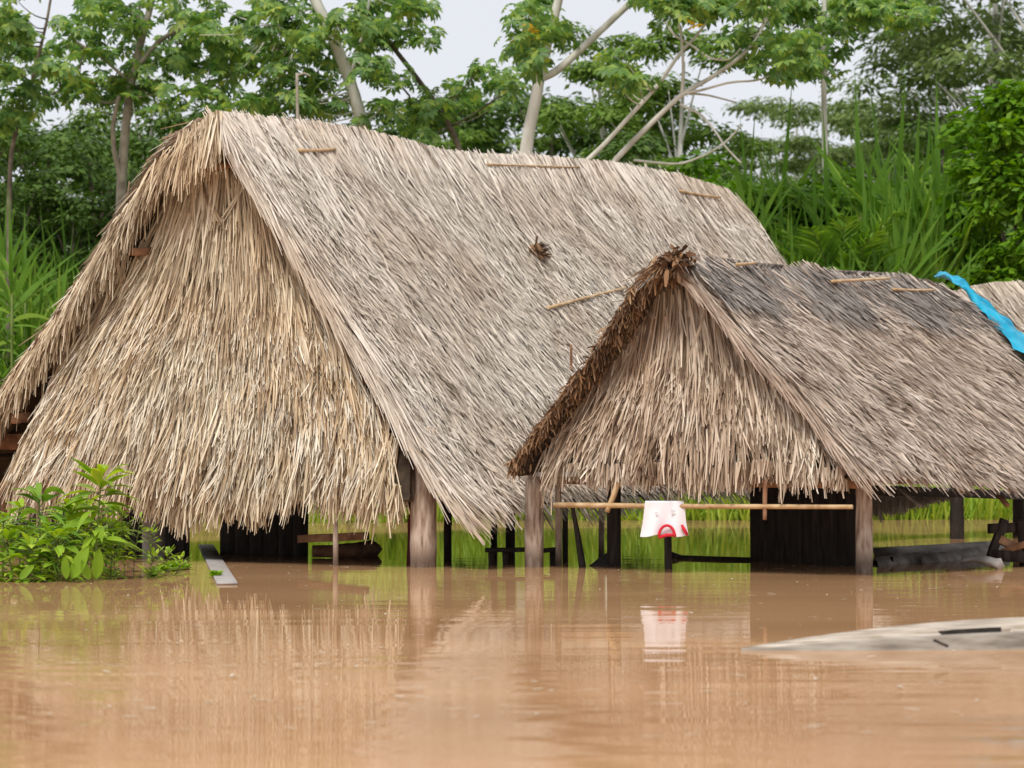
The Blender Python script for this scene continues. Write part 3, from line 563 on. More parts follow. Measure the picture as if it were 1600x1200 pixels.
# ------------------------------------------------------------------ shirt on the rail
Ys = on_line(1040, 790, O2, GD)[1] - .06
sh = thing('shirt', 'white shirt with red trim hung over the bamboo rail', 'shirt', at(1040, 790, Ys))
def cloth(outline, nu, nv, wob, dY, Yb):
    g = []
    for j in range(nv):
        t = j / (nv - 1); xl, xr = np.interp(t, *zip(*[(a, b) for a, b, c in outline])), np.interp(t, *zip(*[(a, c) for a, b, c in outline]))
        for i in range(nu):
            s = i / (nu - 1); x = xl + (xr - xl) * s; y = 785 + 52 * t
            g.append(at(x, y + 2.0 * sin(s * 9 + 1) * t, Yb + dY * t + wob * t * sin(s * 13 + 1.5 * t)))
    i, j = np.meshgrid(np.arange(nu - 1), np.arange(nv - 1)); b = (j * nu + i).ravel()
    return g, np.stack([b, b + 1, b + nu + 1, b + nu], 1)
ol = [(0, 1008, 1068), (.15, 1007, 1070), (.6, 1004, 1072), (.8, 1002, 1074), (1, 1000, 1076)]
cb = MB().add(*cloth(ol, 30, 18, .02, -.02, Ys)); gg, qq = cloth([(0, 1008, 1068), (1, 1006, 1070)], 20, 10, .01, .02, Ys + .13); cb.add(gg, qq)
gt = [at(1008 + 60 * i / 19, 785 - 2.5 * sin(pi * j / 4), Ys + .13 * j / 4) for j in range(5) for i in range(20)]
i, j = np.meshgrid(np.arange(19), np.arange(4)); b0 = (j * 20 + i).ravel(); cb.add(gt, np.stack([b0, b0 + 1, b0 + 21, b0 + 20], 1))
fb_ = cb.build('fabric', M['white'], sh, True)
arc = [at(1042 + 12.5 * cos(a), 839 - 18 * sin(a), Ys - .05) for a in np.linspace(0, pi, 14)]
nb = MB(); add_tube(nb, arc, .018, 6); add_tube(nb, [at(1029, 840, Ys - .05), at(1042, 836, Ys - .055), at(1055, 836, Ys - .05)], .022, 6)
nb.build('neck_trim', M['red'], sh, True)
add_tube(MB(), [at(1065, 820, Ys - .05), at(1070, 829, Ys - .055), at(1074, 836, Ys - .05)], [.016, .024, .018], 6).build('sleeve_trim', M['red'], sh, True)
for x, y, r in ((1026, 802, 2.6), (1051, 799, 3.6)):
    a = np.linspace(0, 2 * pi, 13)[:-1]; rr_ = r * (1 + .3 * np.sin(a * 3 + x))
    mb = MB().add([at(x, y, Ys - .035)] + [at(x + rr_[k] * cos(a[k]), y + .8 * rr_[k] * sin(a[k]), Ys - .035) for k in range(12)], [(0, 1 + k, 1 + (k + 1) % 12) for k in range(12)])
    mb.build('print', M['print'], sh)

# ------------------------------------------------------------------ canoes
def canoe_bow():
    o = thing('dugout_canoe', 'bleached dugout canoe with its pointed bow low in the brown water', 'canoe', wat(1400, 1022))
    mb = MB(); sec = []; NS = 90; kd = []
    A, B = wat(1158, 1017), wat(2250, 1000); ax = nrm(B - A); sd2 = np.array([ax[1], -ax[0], 0]);  Ltot = np.linalg.norm(B - A)
    for k in range(NS):
        t = k / (NS - 1); t = t ** 1.3; s = t * Ltot
        wdt = .36 * (1 - (1 - min(1, s / 2.6)) ** 1.8) + .006; top = .008 + .165 * (1 - (1 - min(1, s / 2.2)) ** 1.7); 
        c = A + ax * s
        far, near = c - sd2 * wdt, c + sd2 * wdt * .85
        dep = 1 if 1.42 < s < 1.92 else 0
        # far waterline, far gunwale, inner far, inner near, near gunwale, near side, below water
        zt = top; zn = top * .62
        P = [far + [0, 0, -.25], far * .98 + c * .02 + [0, 0, zt], far * .8 + c * .2 + [0, 0, zt + .012], c + sd2 * wdt * (.28 if s < 1.5 else .20) + [0, 0, zt * .86], c + sd2 * wdt * (.30 if s < 1.5 else .22) + [0, 0, zt * .80 - (.12 if dep else .0)],
             c + sd2 * wdt * .58 + [0, 0, zn * 1.08 - (.06 if dep else 0)], c + sd2 * wdt * .62 + [0, 0, zn * 1.16], c + sd2 * wdt * .70 + [0, 0, zn * 1.02], near * .9 + c * .1 + [0, 0, -.25]]
        sec.append(P)
    n = 9; v = np.array(sec).reshape(-1, 3)
    for dark in (0, 1):  # slot faces get a dark colour that paints in the crevice shade
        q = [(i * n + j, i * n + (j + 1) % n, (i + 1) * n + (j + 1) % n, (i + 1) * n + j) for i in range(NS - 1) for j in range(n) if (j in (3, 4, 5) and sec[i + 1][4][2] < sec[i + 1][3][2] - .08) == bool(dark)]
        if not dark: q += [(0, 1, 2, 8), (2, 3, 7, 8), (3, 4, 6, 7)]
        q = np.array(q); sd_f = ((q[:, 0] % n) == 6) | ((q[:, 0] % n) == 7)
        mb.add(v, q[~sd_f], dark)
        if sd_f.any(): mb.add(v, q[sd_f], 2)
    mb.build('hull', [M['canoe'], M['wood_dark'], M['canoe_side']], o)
    P = wat(1478, 1012) + [0, 0, .06]
    cr_ = MB(); add_box(cr_, at(1470, 1005, 15.9), [.045, 0, -.02], [0, .02, 0], [.004, 0, .008]); cr_.build('split', M['wood_dark'], o)
    return o
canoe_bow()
def simple_canoe(name, label, cat, A, B, wd_, h, mt, roll=0.):
    o = thing(name, label, cat, (A + B) / 2); ax = nrm(B - A); s = np.array([ax[1], -ax[0], 0]); NS = 24; L = np.linalg.norm(B - A); v = []
    for k in range(NS):
        t = k / (NS - 1); e = 1 - abs(2 * t - 1) ** 3; w_ = wd_ * (.08 + .92 * e); zt = h * (1 + .5 * (1 - e)); c = A + ax * t * L; c = np.array([c[0], c[1], 0])
        for y, z in ((-.55, -.22), (-1, zt), (-.88, zt), (-.5, -.1 + .2 * (1 - e)), (.5, -.1 + .2 * (1 - e)), (.88, zt + roll), (1, zt + roll), (.55, -.22)): v.append(c + s * y * w_ + [0, 0, z])
    n = 8; q = [(i * n + j, i * n + (j + 1) % n, (i + 1) * n + (j + 1) % n, (i + 1) * n + j) for i in range(NS - 1) for j in range(n)]
    q += [(0, 1, 6, 7), (1, 2, 5, 6), (2, 3, 4, 5)]; e = (NS - 1) * n; q += [(e + 7, e + 6, e + 1, e), (e + 6, e + 5, e + 2, e + 1), (e + 5, e + 4, e + 3, e + 2)]
    MB().add(v, q).build('hull', M[mt], o)
    b = MB(); c = A + ax * L * .45; add_box(b, [c[0], c[1], h - .03], s * wd_ * .9, ax * .10, [0, 0, .012]); b.build('seat_board', M['wood_grey'], o)
simple_canoe('dugout_canoe', 'thin black dugout canoe floating under the open hut behind the white shirt', 'canoe', wat(1045, 872) * [1, 1, 0], wat(1395, 882) * [1, 1, 0], .22, .03, 'wood_dark')
dk = thing('plank_heap', 'grey weathered boards lying in the water beside the right front post', 'boards', wat(1450, 886))
for (a, b, w_, z) in [((1366, 868), (1580, 864), .30, .09), ((1372, 884), (1480, 874), .22, .05), ((1440, 880), (1560, 868), .22, .07)]:
    A, B = wat(*a), wat(*b); A[2] = .02; B[2] = z; o = MB(); d = B - A; add_box(o, (A + B) / 2, d / 2, [0, w_ / 2, .07], [0, -.003, .015], jit=.004); o.build('board', M['wood_grey'], dk)
A, B = at(1502, 876, 29.3), at(1562, 884, 28.9); bb = MB(); add_tube(bb, smooth_path([A, at(1530, 873, 29.2), B], 10), np.linspace(.025, .06, 10), 8, .35)
tag(bb.build('broken_branch', M['pale']), 'pale splintered branch lying on the grey boards', 'branch')
wr = thing('timber_frame', 'broken brown timber frame standing in the water at the picture edge', 'frame', wat(1590, 880))
for (a, b, w_) in [((1545, 826), (1680, 820), .12), ((1548, 870), (1570, 812), .10), ((1560, 842), (1640, 880), .10), ((1568, 862), (1640, 838), .08), ((1596, 812), (1600, 885), .12), ((1550, 868), (1660, 872), .14)]:
    add_beam(wr, at(*a, 29.8), at(*b, 29.8 + rs.uniform(-.3, .3)), .09, w_, 'wood_red' if a[0] in (1560, 1568) else 'wood_dark', 'board')

# ------------------------------------------------------------------ odds and ends under the huts
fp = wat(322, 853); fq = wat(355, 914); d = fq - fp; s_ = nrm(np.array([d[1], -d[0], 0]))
bx = MB(); add_box(bx, (fp + fq) / 2 + [0, 0, .015], d / 2, s_ * .11, [0, 0, .012], jit=.004, bev=.5)  # pale slab added to imitate bright sky reflected on the water
tag(bx.build('sky_reflection_slab', M['pale']), 'pale grey slab imitating sky reflected on the water by the large hut', 'painted reflection')
lg = MB(); add_tube(lg, smooth_path([wat(488, 872), wat(540, 872), wat(585, 868)], 10) + [0, 0, .09], np.linspace(.08, .12, 10), 10, .2)
tag(lg.build('log', M['wood_red'], smooth=True), 'short brown log in the water under the large hut', 'log')
mb = MB()                                                            # low dark bench in the water
bn = thing('bench', 'low dark wooden bench standing in the water between the two huts', 'bench', wat(840, 880))
add_beam(bn, at(758, 860, 30.5), at(835, 858, 30.5), .25, .05, 'wood_dark', 'seat'); add_beam(bn, at(835, 862, 30.5), at(872, 858, 30.5), .25, .05, 'wood_dark', 'seat')
for x in (768, 790, 864): add_beam(bn, at(x, 858, 30.5), at(x, 905, 30.5), .08, .06, 'wood_dark', 'leg')
def hanging(name, label, cat, outline, Yd, mt):
    """cloth with a front and back sheet and soft folds from an outline of (y, xl, xr)"""
    g = []; NU = 9; ys = [o_[0] for o_ in outline]; NV = 12
    for j in range(NV):
        y = ys[0] + (ys[-1] - ys[0]) * j / (NV - 1); xl = np.interp(y, ys, [o_[1] for o_ in outline]); xr = np.interp(y, ys, [o_[2] for o_ in outline])
        for i in range(NU): g.append(at(xl + (xr - xl) * i / (NU - 1), y, Yd + .035 * sin(i * 1.9 + j * .3)))
    i, j = np.meshgrid(np.arange(NU - 1), np.arange(NV - 1)); b = (j * NU + i).ravel()
    o = MB().add(g, np.stack([b, b + 1, b + NU + 1, b + NU], 1)).build(name, M[mt], smooth=True)
    m_ = o.modifiers.new('thickness', 'SOLIDIFY'); m_.thickness = .03; return tag(o, label, cat)
hanging('hanging_cloth', 'dark red cloth hanging down beside the thick front post of the large hut', 'cloth', [(790, 638, 652), (840, 641, 652), (890, 638, 652)], 30.3, 'maroon')
hanging('hanging_cloth', 'dark blue black cloth hanging above the red one beside the thick post', 'cloth', [(700, 612, 640), (740, 628, 645), (792, 632, 648)], 30.6, 'navy')
hanging('hanging_cloth', 'dark grey cloth hanging from the eave of the large hut', 'cloth', [(765, 726, 738), (800, 728, 745), (822, 727, 749)], 30.2, 'greycloth')
bk = MB(); cp = at(704, 781, 30.4); aa = np.linspace(0, 2 * pi, 20); v = []
for r, z in ((.02, .2), (.11, .14), (.155, .04), (.15, -.04), (.10, -.11), (.02, -.135)): v += [cp + [r * cos(a), r * sin(a), z] for a in aa[:-1]]
bk.add(v, [(i * 19 + j, i * 19 + (j + 1) % 19, (i + 1) * 19 + (j + 1) % 19, (i + 1) * 19 + j) for i in range(5) for j in range(19)])
add_tube(bk, [cp + [-.0, 0, .2], cp + [.01, 0, .62]], .012, 6); add_tube(bk, [cp + [.0, 0, -.12], at(705, 821, 30.4)], .014, 6)
tag(bk.build('gourd', M['navy'], smooth=True), 'round black gourd hanging from the eave of the large hut', 'gourd')
tag(add_tube(MB(), smooth_path([at(1043, 836, 29.0), at(1044, 900, 29.0) ], 6), .045, 9, .1).build('stake', M['wood_dark'], smooth=True), 'dark stake standing in the water below the white shirt', 'stake')
tag(add_tube(MB(), smooth_path([at(893, 785, 29.6), at(902, 830, 29.6), at(911, 892, 29.6)], 8), np.linspace(.022, .045, 8), 8, .1).build('pole', M['wood_dark'], smooth=True), 'thin dark pole leaning in the water behind the bamboo rail', 'pole')
sb = MB(); A = at(950, 866, 30.2); sb.add([at(914, 889, 29.9), at(955, 890, 29.7), at(957, 866, 30.4), at(946, 864, 30.4), at(914, 889, 30.6), at(957, 889, 31.)], [(0, 1, 2, 3), (4, 3, 2, 5), (0, 3, 4, 4), (1, 5, 2, 2), (0, 4, 5, 1)][:2])
sb.add([at(914, 889, 29.9), at(946, 864, 30.4), at(914, 889, 30.6), at(955, 890, 29.7), at(957, 889, 31.), at(957, 866, 30.4)], [(0, 1, 2), (3, 4, 5)])
tag(sb.build('wedge_board', M['wood_dark']), 'small dark wedge of timber at the foot of the dark inner post', 'board')

# ------------------------------------------------------------------ plants: templates
LEAF = ([(0, 0, 0), (.45, .24, -.03), (1, 0, -.12), (.45, -.24, -.03)], [(0, 1, 2, 3)])
def palm_leaf():
    v, q = [], []
    for k, a in enumerate(np.linspace(-2.75, 2.75, 9)):
        l = 1 - .22 * abs(a) / 2.75; d = np.array([cos(a), sin(a)]); s = np.array([-sin(a), cos(a)]) * .19; b = len(v)
        for p, z in ((d * .06, 0), (d * .62 * l + s, -.05), (d * l, -.30), (d * .62 * l - s, -.05)): v.append((p[0], p[1], z))
        q.append((b, b + 1, b + 2, b + 3))
    return v, q
PALM = palm_leaf()
def up_normals(n, tilt): return nrm(np.stack([rs.normal(0, tilt, n), rs.normal(0, tilt, n), np.ones(n)], 1))
def clumps(mb, cen, rad, per, size, tilt=.6, flat=.55, mi=0, dome=False):
    """leaf clumps: cen (k,3), rad (k,) ; leaves crowd the outer shell"""
    cen = np.asarray(cen, float); k = len(cen); rad = np.broadcast_to(rad, (k,)); n = k * per
    d = nrm(rs.normal(0, 1, (n, 3))); r = rs.rand(n) ** .45
    if dome: d[:, 2] = np.where(rs.rand(n) < .8, np.abs(d[:, 2]) - .15, d[:, 2])
    idx = np.repeat(np.arange(k), per)
    P = cen[idx] + d * (r * rad[idx])[:, None] * [1, 1, flat]
    N = nrm(up_normals(n, tilt) + d * .55); T = nrm(d * [1, 1, .2] + rs.normal(0, .5, (n, 3)) + [0, 0, -.25])
    mb.add(*inst(*LEAF, P, T, N, U(size * .6, size * 1.35, n)), mi)

# broadleaf forest trees built once per kind, then copied
def forest_proto(H, R, nc, per, size, leafm, low=.35, barkm='bark', flat=.5, layered=False):
    r = thing('forest_tree', 'x', 'tree', (0, 0, 0), None, True)
    tr = MB(); cen = []; rad = []
    top = np.array([rs.uniform(-.6, .6), rs.uniform(-.6, .6), H * .92]); mid = np.array([rs.uniform(-.4, .4), rs.uniform(-.4, .4), H * .45])
    path = smooth_path([np.zeros(3), mid, top], 14); add_tube(tr, path, np.linspace(H * .014 + .06, .05, 14), 9, .1)
    for k in range(nc):
        f = low + (1 - low) * rs.rand(); a = rs.uniform(0, 2 * pi); t = (f - low) / (1 - low)
        prof = (sin(pi * min(1, .18 + .72 * t)) ** .7) if not layered else (.55 + .45 * rs.rand()) * (1.05 - .5 * abs(t - .6))
        rr = R * prof * rs.uniform(.35, 1.0)
        z = H * f if not layered else H * (low + (1 - low) * (round(t * 5) / 5 + rs.uniform(-.03, .03)))
        c = np.array([rr * cos(a), rr * sin(a), z]); cen.append(c); rad.append(R * rs.uniform(.2, .36))
        if k % 2 == 0:
            s = path[int(np.clip((f - .15) * 13, 1, 13))]; add_tube(tr, smooth_path([s, (s + c) / 2 + [0, 0, .2], c], 7), np.linspace(.07, .02, 7), 5)
    tr.build('trunk', M[barkm], r, True)
    cb = MB(); clumps(cb, cen, np.array(rad), per, size, flat=flat, tilt=.45, dome=True); cb.build('crown', M[leafm], r)
    return r
def set_pos(r, px, Yd, rz=None, sc=1., label=None, group=None, first=False):
    x = (px - 800) / F * Yd; p = (x, Yd, float(ground_z(np.array(x), np.array(Yd))) - .1); rz = rs.uniform(0, 6.28) if rz is None else rz
    if first: o = r; o.location = p; o.rotation_euler = (0, 0, rz); o.scale = (sc,) * 3
    else: o = copy_tree(r, p, rz, sc)
    if label: o['label'] = label
    if group: o['group'] = group
    return o
kinds = {
 'tall': (forest_proto(17, 4.2, 30, 260, .32, 'leaf_forest', .4, 'bark', .45), 'mid green rounded forest tree standing in the wall of jungle behind the huts', 'rounded jungle trees'),
 'dark': (forest_proto(12, 4.2, 42, 190, .34, 'leaf_dark', .08, 'bark_dark'), 'dark green bushy tree leafy down to the ground at the jungle edge', 'dark bushy jungle trees'),
 'layer': (forest_proto(18, 5.2, 34, 300, .30, 'leaf_grey', .38, 'bark', .42, False), 'grey green far tree with billowing crown and pale trunk beyond the cane', 'far grey green trees'),
 'bright': (forest_proto(8, 3.2, 30, 170, .32, 'leaf_bright', .1, 'bark_dark'), 'fresh light green leafy tree rising just behind the thatched roofs', 'light green leafy trees'),
}
spots = {
 'tall': [(-60, 84, .9), (330, 92, .72), (520, 94, .66), (700, 96, .66), (960, 88, .9), (1045, 84, .86), (420, 105, .72), (880, 108, .66), (240, 80, .7)],
 'dark': [(-20, 90, 1.0), (55, 92, .98), (130, 95, 1.02), (215, 92, .95), (285, 98, 1.05), (370, 96, 1.0), (460, 98, .95), (545, 102, .95), (640, 104, 1.12), (715, 100, 1.12), (790, 104, 1.2), (860, 98, 1.1), (930, 100, 1.15), (1000, 102, 1.1), (1080, 98, .95), (1150, 102, .85), (90, 78, .82), (-30, 76, .85), (20, 64, .62), (110, 65, .6), (205, 66, .66), (150, 68, .78), (60, 70, .82), (180, 72, .75), (-40, 66, .75), (300, 78, .9), (980, 76, .82), (1110, 74, .72), (760, 80, .75), (600, 78, .7), (440, 76, .75), (1480, 80, .9), (1600, 84, 1.0), (880, 84, .8)],
 'layer': [(1190, 116, .80), (1290, 118, .88), (1385, 112, .84), (1465, 108, .9), (1570, 96, 1.18), (1650, 90, 1.25), (1240, 132, .98), (1420, 132, .98), (1540, 104, 1.12), (640, 122, .74), (760, 116, .78), (180, 120, .8), (1340, 124, .9)],
 'bright': [(1168, 60, .9), (1228, 60.5, .95), (1330, 60, .85), (1388, 61, .98), (1285, 60.5, .88), (1155, 62, .66), (1225, 64, .78), (1285, 64, .76), (1340, 64, .8), (1395, 65, .84), (1010, 66, .95), (1090, 63, 1.0), (1170, 64, .95), (930, 68, .85), (1240, 68, .9), (1350, 70, .95), (1430, 66, .95)],
}
for k, (r, lab, grp) in kinds.items():
    for i, (px, Yd, sc) in enumerate(spots[k]): set_pos(r, px, Yd, None, sc * rs.uniform(.97, 1.03), lab, grp, i == 0)

# trees with a shape of their own: limbs and big palmate leaves
def limb(mb, pts, r0, r1, Yd, dY=0.):
    n = len(pts); P = [at(x, y, Yd + dY * i / max(1, n - 1)) for i, (x, y) in enumerate(pts)]; k = 4 * n
    add_tube(mb, smooth_path(P, k), np.linspace(r0, r1, k), 8, .07); return P
def big_leaf_tree(name, label, Yd, limbs, ells, leafm='leaf_cec', barkm='bark', R=(.15, .38), yellow=(), trunk_r=.16):
    x0, y0 = limbs[0][0][0]; b = at(x0, y0, Yd); gz = float(ground_z(np.array(b[0]), np.array(b[1])))
    r = thing(name, label, 'tree', (b[0], b[1], gz)); tr = MB()
    for i_, (pts, r0, r1) in enumerate(limbs):
        if i_ == 0:
            P_ = [np.array([b[0], b[1], gz - .3]), (b + [b[0], b[1], gz]) / 2] + [at(x, y, Yd) for x, y in pts]; k_ = 5 * len(P_)
            add_tube(tr, smooth_path(P_, k_), np.linspace(r0 * 1.2, r1, k_), 9, .07)
        else: limb(tr, pts, r0, r1, Yd, rs.uniform(-.6, .6))
    lf = MB(); tips = []
    for (cx, cy, rx, ry, nc) in ells:
        a = U(0, 2 * pi, nc); q = np.sqrt(rs.rand(nc))
        for ax_, qq_ in zip(a, q): tips.append(at(cx + rx * qq_ * cos(ax_), cy + ry * qq_ * sin(ax_), Yd + rs.uniform(-2.2, 2.2)))
    allp = np.vstack([smooth_path([at(x, y, Yd) for x, y in pts], 6 * len(pts)) for pts, _, _ in limbs]); tips = np.array(tips)
    for t in tips:                                                   # twig from the nearest limb point
        d = np.linalg.norm(allp - t, axis=1); s = allp[d.argmin()]
        if d.min() < 2.6 and rs.rand() < .7: add_tube(tr, smooth_path([s, (s + t) / 2 + [0, 0, -.15], t], 6), np.linspace(.022, .008, 6), 5)
    k = 8; n = len(tips) * k; P = np.repeat(tips, k, 0); a = U(0, 2 * pi, n); o = np.stack([np.cos(a), np.sin(a), U(-.35, .5, n)], 1)
    P = P + o * U(.1, .6, n)[:, None]; N = nrm(up_normals(n, .55) + o * U(.2, .9, n)[:, None] * [1, 1, 0]); 
    lf.add(*inst(*PALM, P, o, N, U(*R, n)))
    tr.build('trunk', M[barkm], r, True); lf.build('crown', M[leafm], r)
    if yellow:
        P = np.array([at(x + dx, y + dy, Yd - 1.2) for x, y in yellow for dx, dy in ((0, 0), (6, 7))]); n = len(P)
        MB().add(*inst(*PALM, P, rs.normal(0, 1, (n, 3)), nrm(np.stack([U(-.8, .8, n), U(-.8, -.2, n), U(.5, 1, n)], 1)), U(.16, .3, n))).build('yellow_leaves', M['leaf_yellow'], r)
    return r
big_leaf_tree('cecropia_tree', 'pale smooth trunk forking in two above the middle of the long ridge', 58,
  [([(818, 262), (826, 205), (838, 150), (843, 120), (852, 80), (864, 35), (874, -5), (886, -60)], .16, .10), ([(843, 124), (870, 112), (905, 80), (945, 42), (992, -2), (1050, -50)], .10, .07)],
  [(835, 30, 40, 55, 16), (845, 85, 28, 20, 5), (990, -60, 120, 50, 20)], yellow=[(824, 40)])
big_leaf_tree('cecropia_tree', 'thick pale trunk leaning left, half hidden in leaves above the roof peak', 60,
  [([(585, 250), (565, 190), (545, 122), (522, 62), (490, -5), (460, -70)], .17, .12), ([(545, 122), (560, 80), (572, 30), (580, -20)], .05, .03), ([(520, 60), (470, 60), (430, 40)], .05, .03)],
  [(420, 45, 110, 60, 28), (400, 130, 90, 45, 20), (560, 60, 70, 70, 17), (480, 160, 90, 35, 17), (590, 150, 40, 50, 8), (630, 20, 40, 28, 8), (530, -60, 160, 40, 12)], yellow=[])
big_leaf_tree('leaning_tree', 'thin brown stem leaning steeply left against the open sky', 62,
  [([(722, 245), (708, 205), (680, 160), (640, 106), (600, 56), (560, -4), (520, -70)], .075, .045), ([(612, 68), (585, 66), (560, 60)], .03, .015), ([(640, 150), (615, 120), (590, 95)], .03, .015)],
  [(590, 60, 40, 60, 8), (660, 190, 40, 28, 9), (700, 160, 50, 30, 9), (640, 40, 35, 35, 6), (765, 135, 60, 30, 10)], barkm='bark_dark')
big_leaf_tree('cecropia_tree', 'grey forked trunk with big leaves rising left of the tall gable', 62,
  [([(188, 345), (190, 280), (196, 200), (205, 120), (222, 60), (240, -10), (255, -70)], .135, .07), ([(190, 285), (178, 235), (176, 195), (186, 150)], .08, .05), ([(206, 115), (250, 60), (300, 38), (360, 70), (425, 126)], .07, .035), ([(205, 130), (160, 90), (110, 60)], .05, .03), ([(222, 60), (215, 20), (230, -20)], .05, .03)],
  [(155, 50, 60, 60, 20), (255, 50, 80, 55, 22), (250, 140, 70, 45, 16), (135, 150, 40, 45, 9), (330, 90, 55, 60, 14), (220, -50, 140, 40, 12)], yellow=[(137, 132)], barkm='bark_mid')
big_leaf_tree('cecropia_tree', 'thin dark stem with sparse leaf clusters against the sky in the upper left corner', 60,
  [([(15, 250), (30, 180), (50, 130), (62, 80), (74, 30), (82, -20)], .06, .03), ([(50, 130), (25, 110), (0, 95)], .03, .015), ([(48, 140), (75, 150), (95, 140)], .03, .015)],
  [(10, 30, 40, 40, 11), (15, 100, 40, 30, 7), (40, 160, 35, 20, 6), (0, 180, 30, 20, 4), (90, 115, 30, 15, 4)], barkm='bark_dark')
big_leaf_tree('bare_tree', 'spindly tree of long curving pale branches right of the forked trunk', 56,
  [([(950, 262), (985, 225), (1025, 185), (1065, 147), (1110, 122), (1150, 95), (1185, 60), (1204, 10), (1210, -40)], .075, .03), ([(1065, 147), (1068, 110), (1065, 60), (1060, 30)], .04, .025), ([(1065, 147), (1100, 140), (1140, 128), (1185, 126), (1225, 110)], .035, .02),
   ([(1065, 145), (1105, 148), (1150, 160)], .03, .018), ([(1062, 163), (1095, 178), (1118, 205), (1132, 228), (1158, 255)], .035, .02), ([(990, 250), (1060, 258), (1100, 243), (1130, 226), (1160, 195)], .03, .02), ([(1018, -5), (1035, 25), (1052, 55), (1080, 70), (1110, 92), (1140, 95), (1158, 75)], .035, .02),
   ([(905, 262), (945, 225), (985, 180), (1030, 132), (1060, 85), (1085, 60), (1115, 20)], .06, .03)],
  [(1060, 10, 50, 35, 14), (1140, 5, 60, 18, 10), (1155, 68, 25, 22, 7), (1235, 75, 30, 22, 8), (1215, 110, 22, 14, 4), (985, 110, 40, 30, 8), (1200, 10, 40, 20, 6)], yellow=[(1080, 32)])
big_leaf_tree('slender_tree', 'tall straight slender trunk with sparse leaves standing alone before the far trees', 61,
  [([(1290, 330), (1289, 230), (1287, 120), (1288, 40), (1289, -40)], .085, .05), ([(1288, 110), (1260, 90), (1230, 85)], .03, .015), ([(1288, 60), (1260, 40), (1235, 32)], .03, .015), ([(1288, 50), (1320, 30), (1370, 12), (1430, 30)], .03, .015), ([(1288, 125), (1310, 95), (1320, 60)], .03, .015)],
  [(1255, 80, 45, 30, 14), (1245, 20, 50, 25, 12), (1330, 15, 40, 22, 12), (1400, 20, 55, 18, 14), (1300, 70, 25, 35, 6), (1270, 112, 30, 12, 4)], R=(.2, .34))
sn = thing('dead_snag', 'short pale broken stump poking up just behind the long ridge', 'dead tree', at(464, 300, 57)); s_ = MB(); limb(s_, [(464, 300), (465, 190), (464, 114)], .045, .035, 57); limb(s_, [(464, 118), (476, 114), (485, 119)], .03, .015, 57); s_.build('trunk', M['bark_mid'], sn, True)

# the dense bright tree at the right edge
rt = thing('broadleaf_tree', 'dense bright green tree crowding in behind the pale roof at the picture edge', 'tree', (at(1600, 600, 56)[0], 56, .3))
cen = [at(x, y, 56 + d_) for x, y, d_ in [(1590, 140, 0), (1555, 170, .4), (1610, 180, -.5), (1530, 205, .8), (1575, 215, -.6), (1650, 150, .5), (1520, 265, .3), (1565, 270, -.8), (1620, 250, -.6), (1505, 320, .4), (1550, 330, -.5), (1600, 310, -1), (1515, 375, .2), (1560, 390, -.7), (1610, 380, -1.2), (1500, 425, .4), (1545, 440, -.3), (1595, 440, -1), (1650, 300, 0), (1660, 400, 0), (1690, 220, 0), (1530, 490, .2), (1600, 500, -.5), (1500, 500, .6), (1660, 500, 0), (1580, 580, 0), (1520, 580, 0), (1640, 590, 0), (1560, 660, 0), (1620, 680, 0), (1480, 470, .8)]]
cb = MB(); clumps(cb, np.array(cen) + rs.normal(0, .12, (len(cen), 3)), U(.42, .78, len(cen)), 300, .30, tilt=.8, flat=.8); cb.build('crown', M['leaf_bright'], rt)
tr = MB(); B0 = np.array([at(1600, 600, 56)[0], 56, -.2]); add_tube(tr, smooth_path([B0, at(1598, 500, 56), at(1600, 250, 56)], 12), np.linspace(.2, .06, 12), 8, .1)
for c in cen[::2]: add_tube(tr, smooth_path([at(1598, min(640, 0 + 520), 56), (c + at(1598, 420, 56)) / 2, c], 7), np.linspace(.06, .02, 7), 5)
tr.build('trunk', M['bark_dark'], rt, True)

# tall cane, banana-like and young palm plants of the bank
def cane_proto(H, nl, L, W, spread, name, nm, leaf_prof=(.35, 1, .9, .55, .05), fan=None, stem_r=.04):
    r = thing(name, 'x', 'plant', (0, 0, 0), None, True); s = MB(); lf = MB()
    ns = 5
    for k in range(ns):
        a = rs.uniform(0, 6.28); b = np.array([.4 * cos(a), .4 * sin(a), 0]) * (k > 0); t = b + [rs.uniform(-.3, .3), rs.uniform(-.3, .3), H * rs.uniform(.62, 1)]
        add_tube(s, smooth_path([b, (b + t) / 2, t], 6), np.linspace(stem_r, stem_r * .6, 6), 6)
        n = nl; f = U(.25, 1.0, n); P = b + (t - b) * f[:, None]; az = U(0, 2 * pi, n) if fan is None else fan + (rs.rand(n) < .5) * pi + rs.normal(0, .35, n)
        up = U(*spread, n) * (.5 + .8 * f); D = np.stack([np.cos(az), np.sin(az), up], 1)
        lf.add(*strips(P, D, np.stack([-np.cos(az) * .5, -np.sin(az) * .5, np.ones(n)], 1), U(L * .6, L * 1.15, n), U(W * .6, W * 1.2, n), 5, 0., U(.2, .95, n) * L * .8, prof=leaf_prof, roll=rs.normal(0, .35, n)))
    s.build('stem', M['stem'], r, True); lf.build('foliage', M[nm], r); return r
